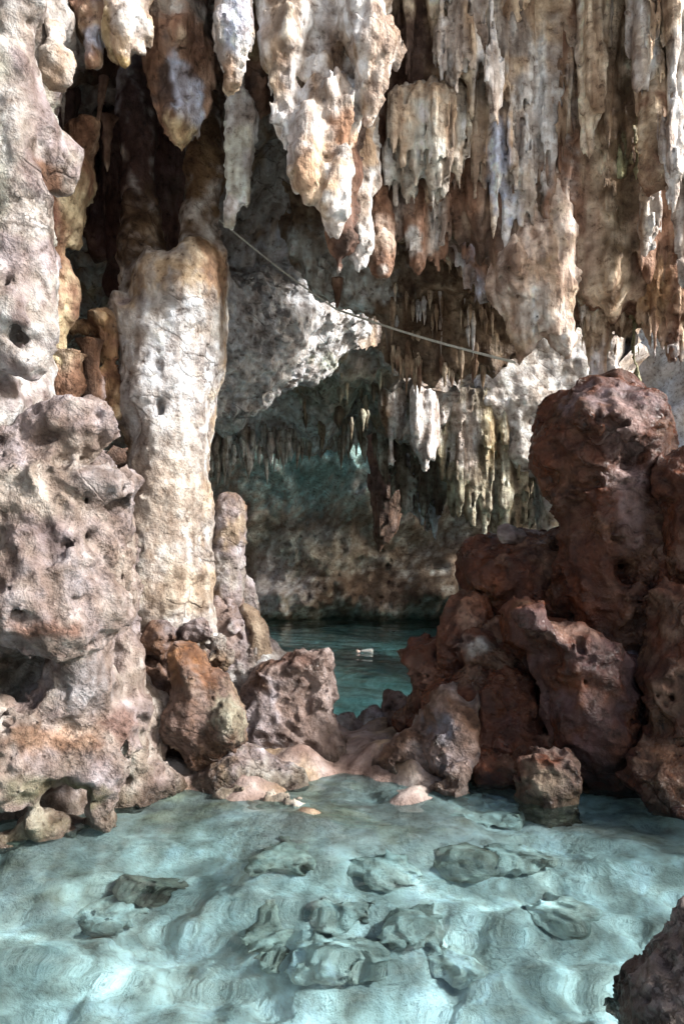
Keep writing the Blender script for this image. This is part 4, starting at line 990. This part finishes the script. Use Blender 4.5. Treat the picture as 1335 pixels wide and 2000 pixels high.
def plain(name, col, rough_, bump=0.0):
    m = bpy.data.materials.new(name)
    m.use_nodes = True
    t = m.node_tree
    b = t.nodes['Principled BSDF']
    n = nd(t, 'ShaderNodeTexNoise')
    n.inputs['Scale'].default_value = 40
    n.inputs['Detail'].default_value = 5
    t.links.new(nd(t, 'ShaderNodeNewGeometry').outputs['Position'], n.inputs['Vector'])
    t.links.new(ramp(t, n.outputs['Fac'], [(.35, tuple(c * .7 for c in col)), (.65, col)]), b.inputs['Base Color'])
    b.inputs['Roughness'].default_value = rough_
    MATS[name] = m


plain('weathered_rope', (.72, .72, .64), .8)
plain('white_plastic', (.8, .8, .78), .4)
plain('pinkish_plastic', (.7, .55, .5), .5)
knots = [P(425, 427, 5.2) * (1 - k / 3) + P(656, 604, 6.3) * k / 3 for k in range(4)] + [P(656, 604, 6.3) * (1 - k / 3) + P(1005, 708, 5.3) * k / 3 for k in (1, 2, 3)]
tt = np.linspace(0, len(knots) - 1, 400)
path = np.stack([np.interp(tt, range(len(knots)), [k[i] for k in knots]) for i in range(3)], 1)
for _ in range(3):
    path[1:-1] = (path[:-2] + 2 * path[1:-1] + path[2:]) / 4
path[:, 2] -= .02 * np.abs(np.sin(np.linspace(0, 2 * math.pi, 400)))
v, f = strands(path, .011, 80)
tag(mesh_object('rope', v, f, 'weathered_rope', base=path[0]), 'pale rope stretched across the inner ceiling between stalactites', 'rope')
drip(657, 545, 606, 6.3, 9, 'thin stalactite that the rope bends around', (PALE, TAN, BROWN), 10, 14, taper=.5)

fl = bpy.data.objects.new('float', None)
COL.objects.link(fl)
fl.location = P(711, 1276, 10.1)
fl.location.z = .01
tag(fl, 'small white bottle-shaped float drifting on the far pool', 'float')


def lathe(prof, segs=20):
    a = np.linspace(0, 2 * math.pi, segs, endpoint=False)
    v = np.array([[x, r * math.cos(t_), r * math.sin(t_)] for x, r in prof for t_ in a])
    n = len(prof)
    i = np.arange(n - 1)[:, None] * segs + np.arange(segs)
    j = np.arange(n - 1)[:, None] * segs + (np.arange(segs) + 1) % segs
    return v, np.stack([i, j, j + segs, i + segs], -1).reshape(-1, 4)


b0 = np.array(fl.location)
v, f = lathe([(-.055, .0005), (-.055, .008), (-.03, .016), (.0, .022), (.05, .032), (.09, .036), (.108, .031), (.113, .016), (.114, .0005)])
mesh_object('body', v + b0 + [0, 0, .008], f, 'white_plastic', base=b0, parent=fl)
v, f = lathe([(-.115, .0005), (-.113, .016), (-.10, .027), (-.085, .027), (-.068, .018), (-.05, .008), (-.05, .0005)])
mesh_object('knob', v + b0 + [0, 0, .004], f, 'pinkish_plastic', base=b0, parent=fl)

BED = ((.74, .72, .66), (.60, .58, .53), (.40, .39, .35))
for (x, y, D, rx, ry, rd, lab) in (
        (930, 1588, 3.95, 105, 26, 90, 'wide flat slab lying just under the water left of the stump'),
        (500, 1580, 3.95, 105, 14, 50, 'long dark flat ledge under the water in front of the pale mound'),
        (900, 1680, 3.3, 50, 34, 55, 'submerged stone with a dark hollow below the wide flat slab'),
        (1010, 1690, 3.3, 55, 40, 60, 'rounded greenish submerged stone toward the right of the pool'),
        (520, 1880, 2.6, 60, 40, 55, 'dark-edged submerged stone low in the middle left of the pool'),
        (650, 1800, 2.8, 60, 34, 55, 'submerged stone with shadowed rim near the pool centre'),
        (640, 1930, 2.45, 95, 50, 70, 'largest pale submerged boulder at the bottom centre of the pool'),
        (790, 1850, 2.65, 70, 40, 60, 'pale submerged stone right of the pool centre'),
        (300, 1760, 3.0, 70, 36, 60, 'brownish submerged stone in the left part of the pool'),
        (210, 1850, 2.75, 70, 40, 60, 'pale submerged stone near the lower left of the pool'),
        (740, 1700, 3.2, 60, 30, 55, 'pale flat submerged stone above the pool centre'),
        (560, 1690, 3.3, 60, 30, 55, 'grey flat submerged stone below the long dark ledge'),
        (1090, 1800, 2.8, 60, 36, 55, 'bluish submerged stone toward the corner rock'),
        (880, 1930, 2.45, 70, 44, 60, 'blue green submerged stone at the bottom right of centre')):
    # the bed lies deeper than the water plane seen through it: move along the refracted ray
    m = D / F_PX
    q = P(x, y, D)
    dep = .1
    for _ in range(12):
        yb = q[1] + dep * .93
        xb = q[0] * yb / q[1]
        bed = _fz[np.searchsorted(_fgx, xb), np.searchsorted(_fgy, yb)]
        dep = .5 * dep + .5 * max(.05, -bed)
    c = np.array([xb, yb, bed + .02 * ry * m])
    ry *= 1.3
    SEED[0] += 1
    v, f = sdf_mesh([Ell(c, (rx * m, rd * m, ry * m)), Ell(c + np.array([rx * m * .4, .05, -.02]), (rx * m * .7, rd * m * .8, ry * m * .8))], .014, [(.03, 2.5, I3, 'fbm'), (.02, 6, I3, 'ridge'), (.008, 14, I3, 'fbm')], SEED[0])
    tag(mesh_object('submerged_stone', v, f, 'pool_bed', colours(v, BED if 'dark' not in lab and 'brown' not in lab else ((.46, .43, .37), (.34, .30, .25), (.22, .19, .15)), [], SEED[0])), lab, 'stone')

for o in list(COL.objects):
    if o.type == 'MESH' and 'water' not in o.name and o.location.y < 5.2 and (o.name == 'cave_floor' or o.location.z < 0):
        o.cycles.is_caustics_receiver = True
    if o.get('category') and not o.get('kind'):
        o['kind'] = 'thing'
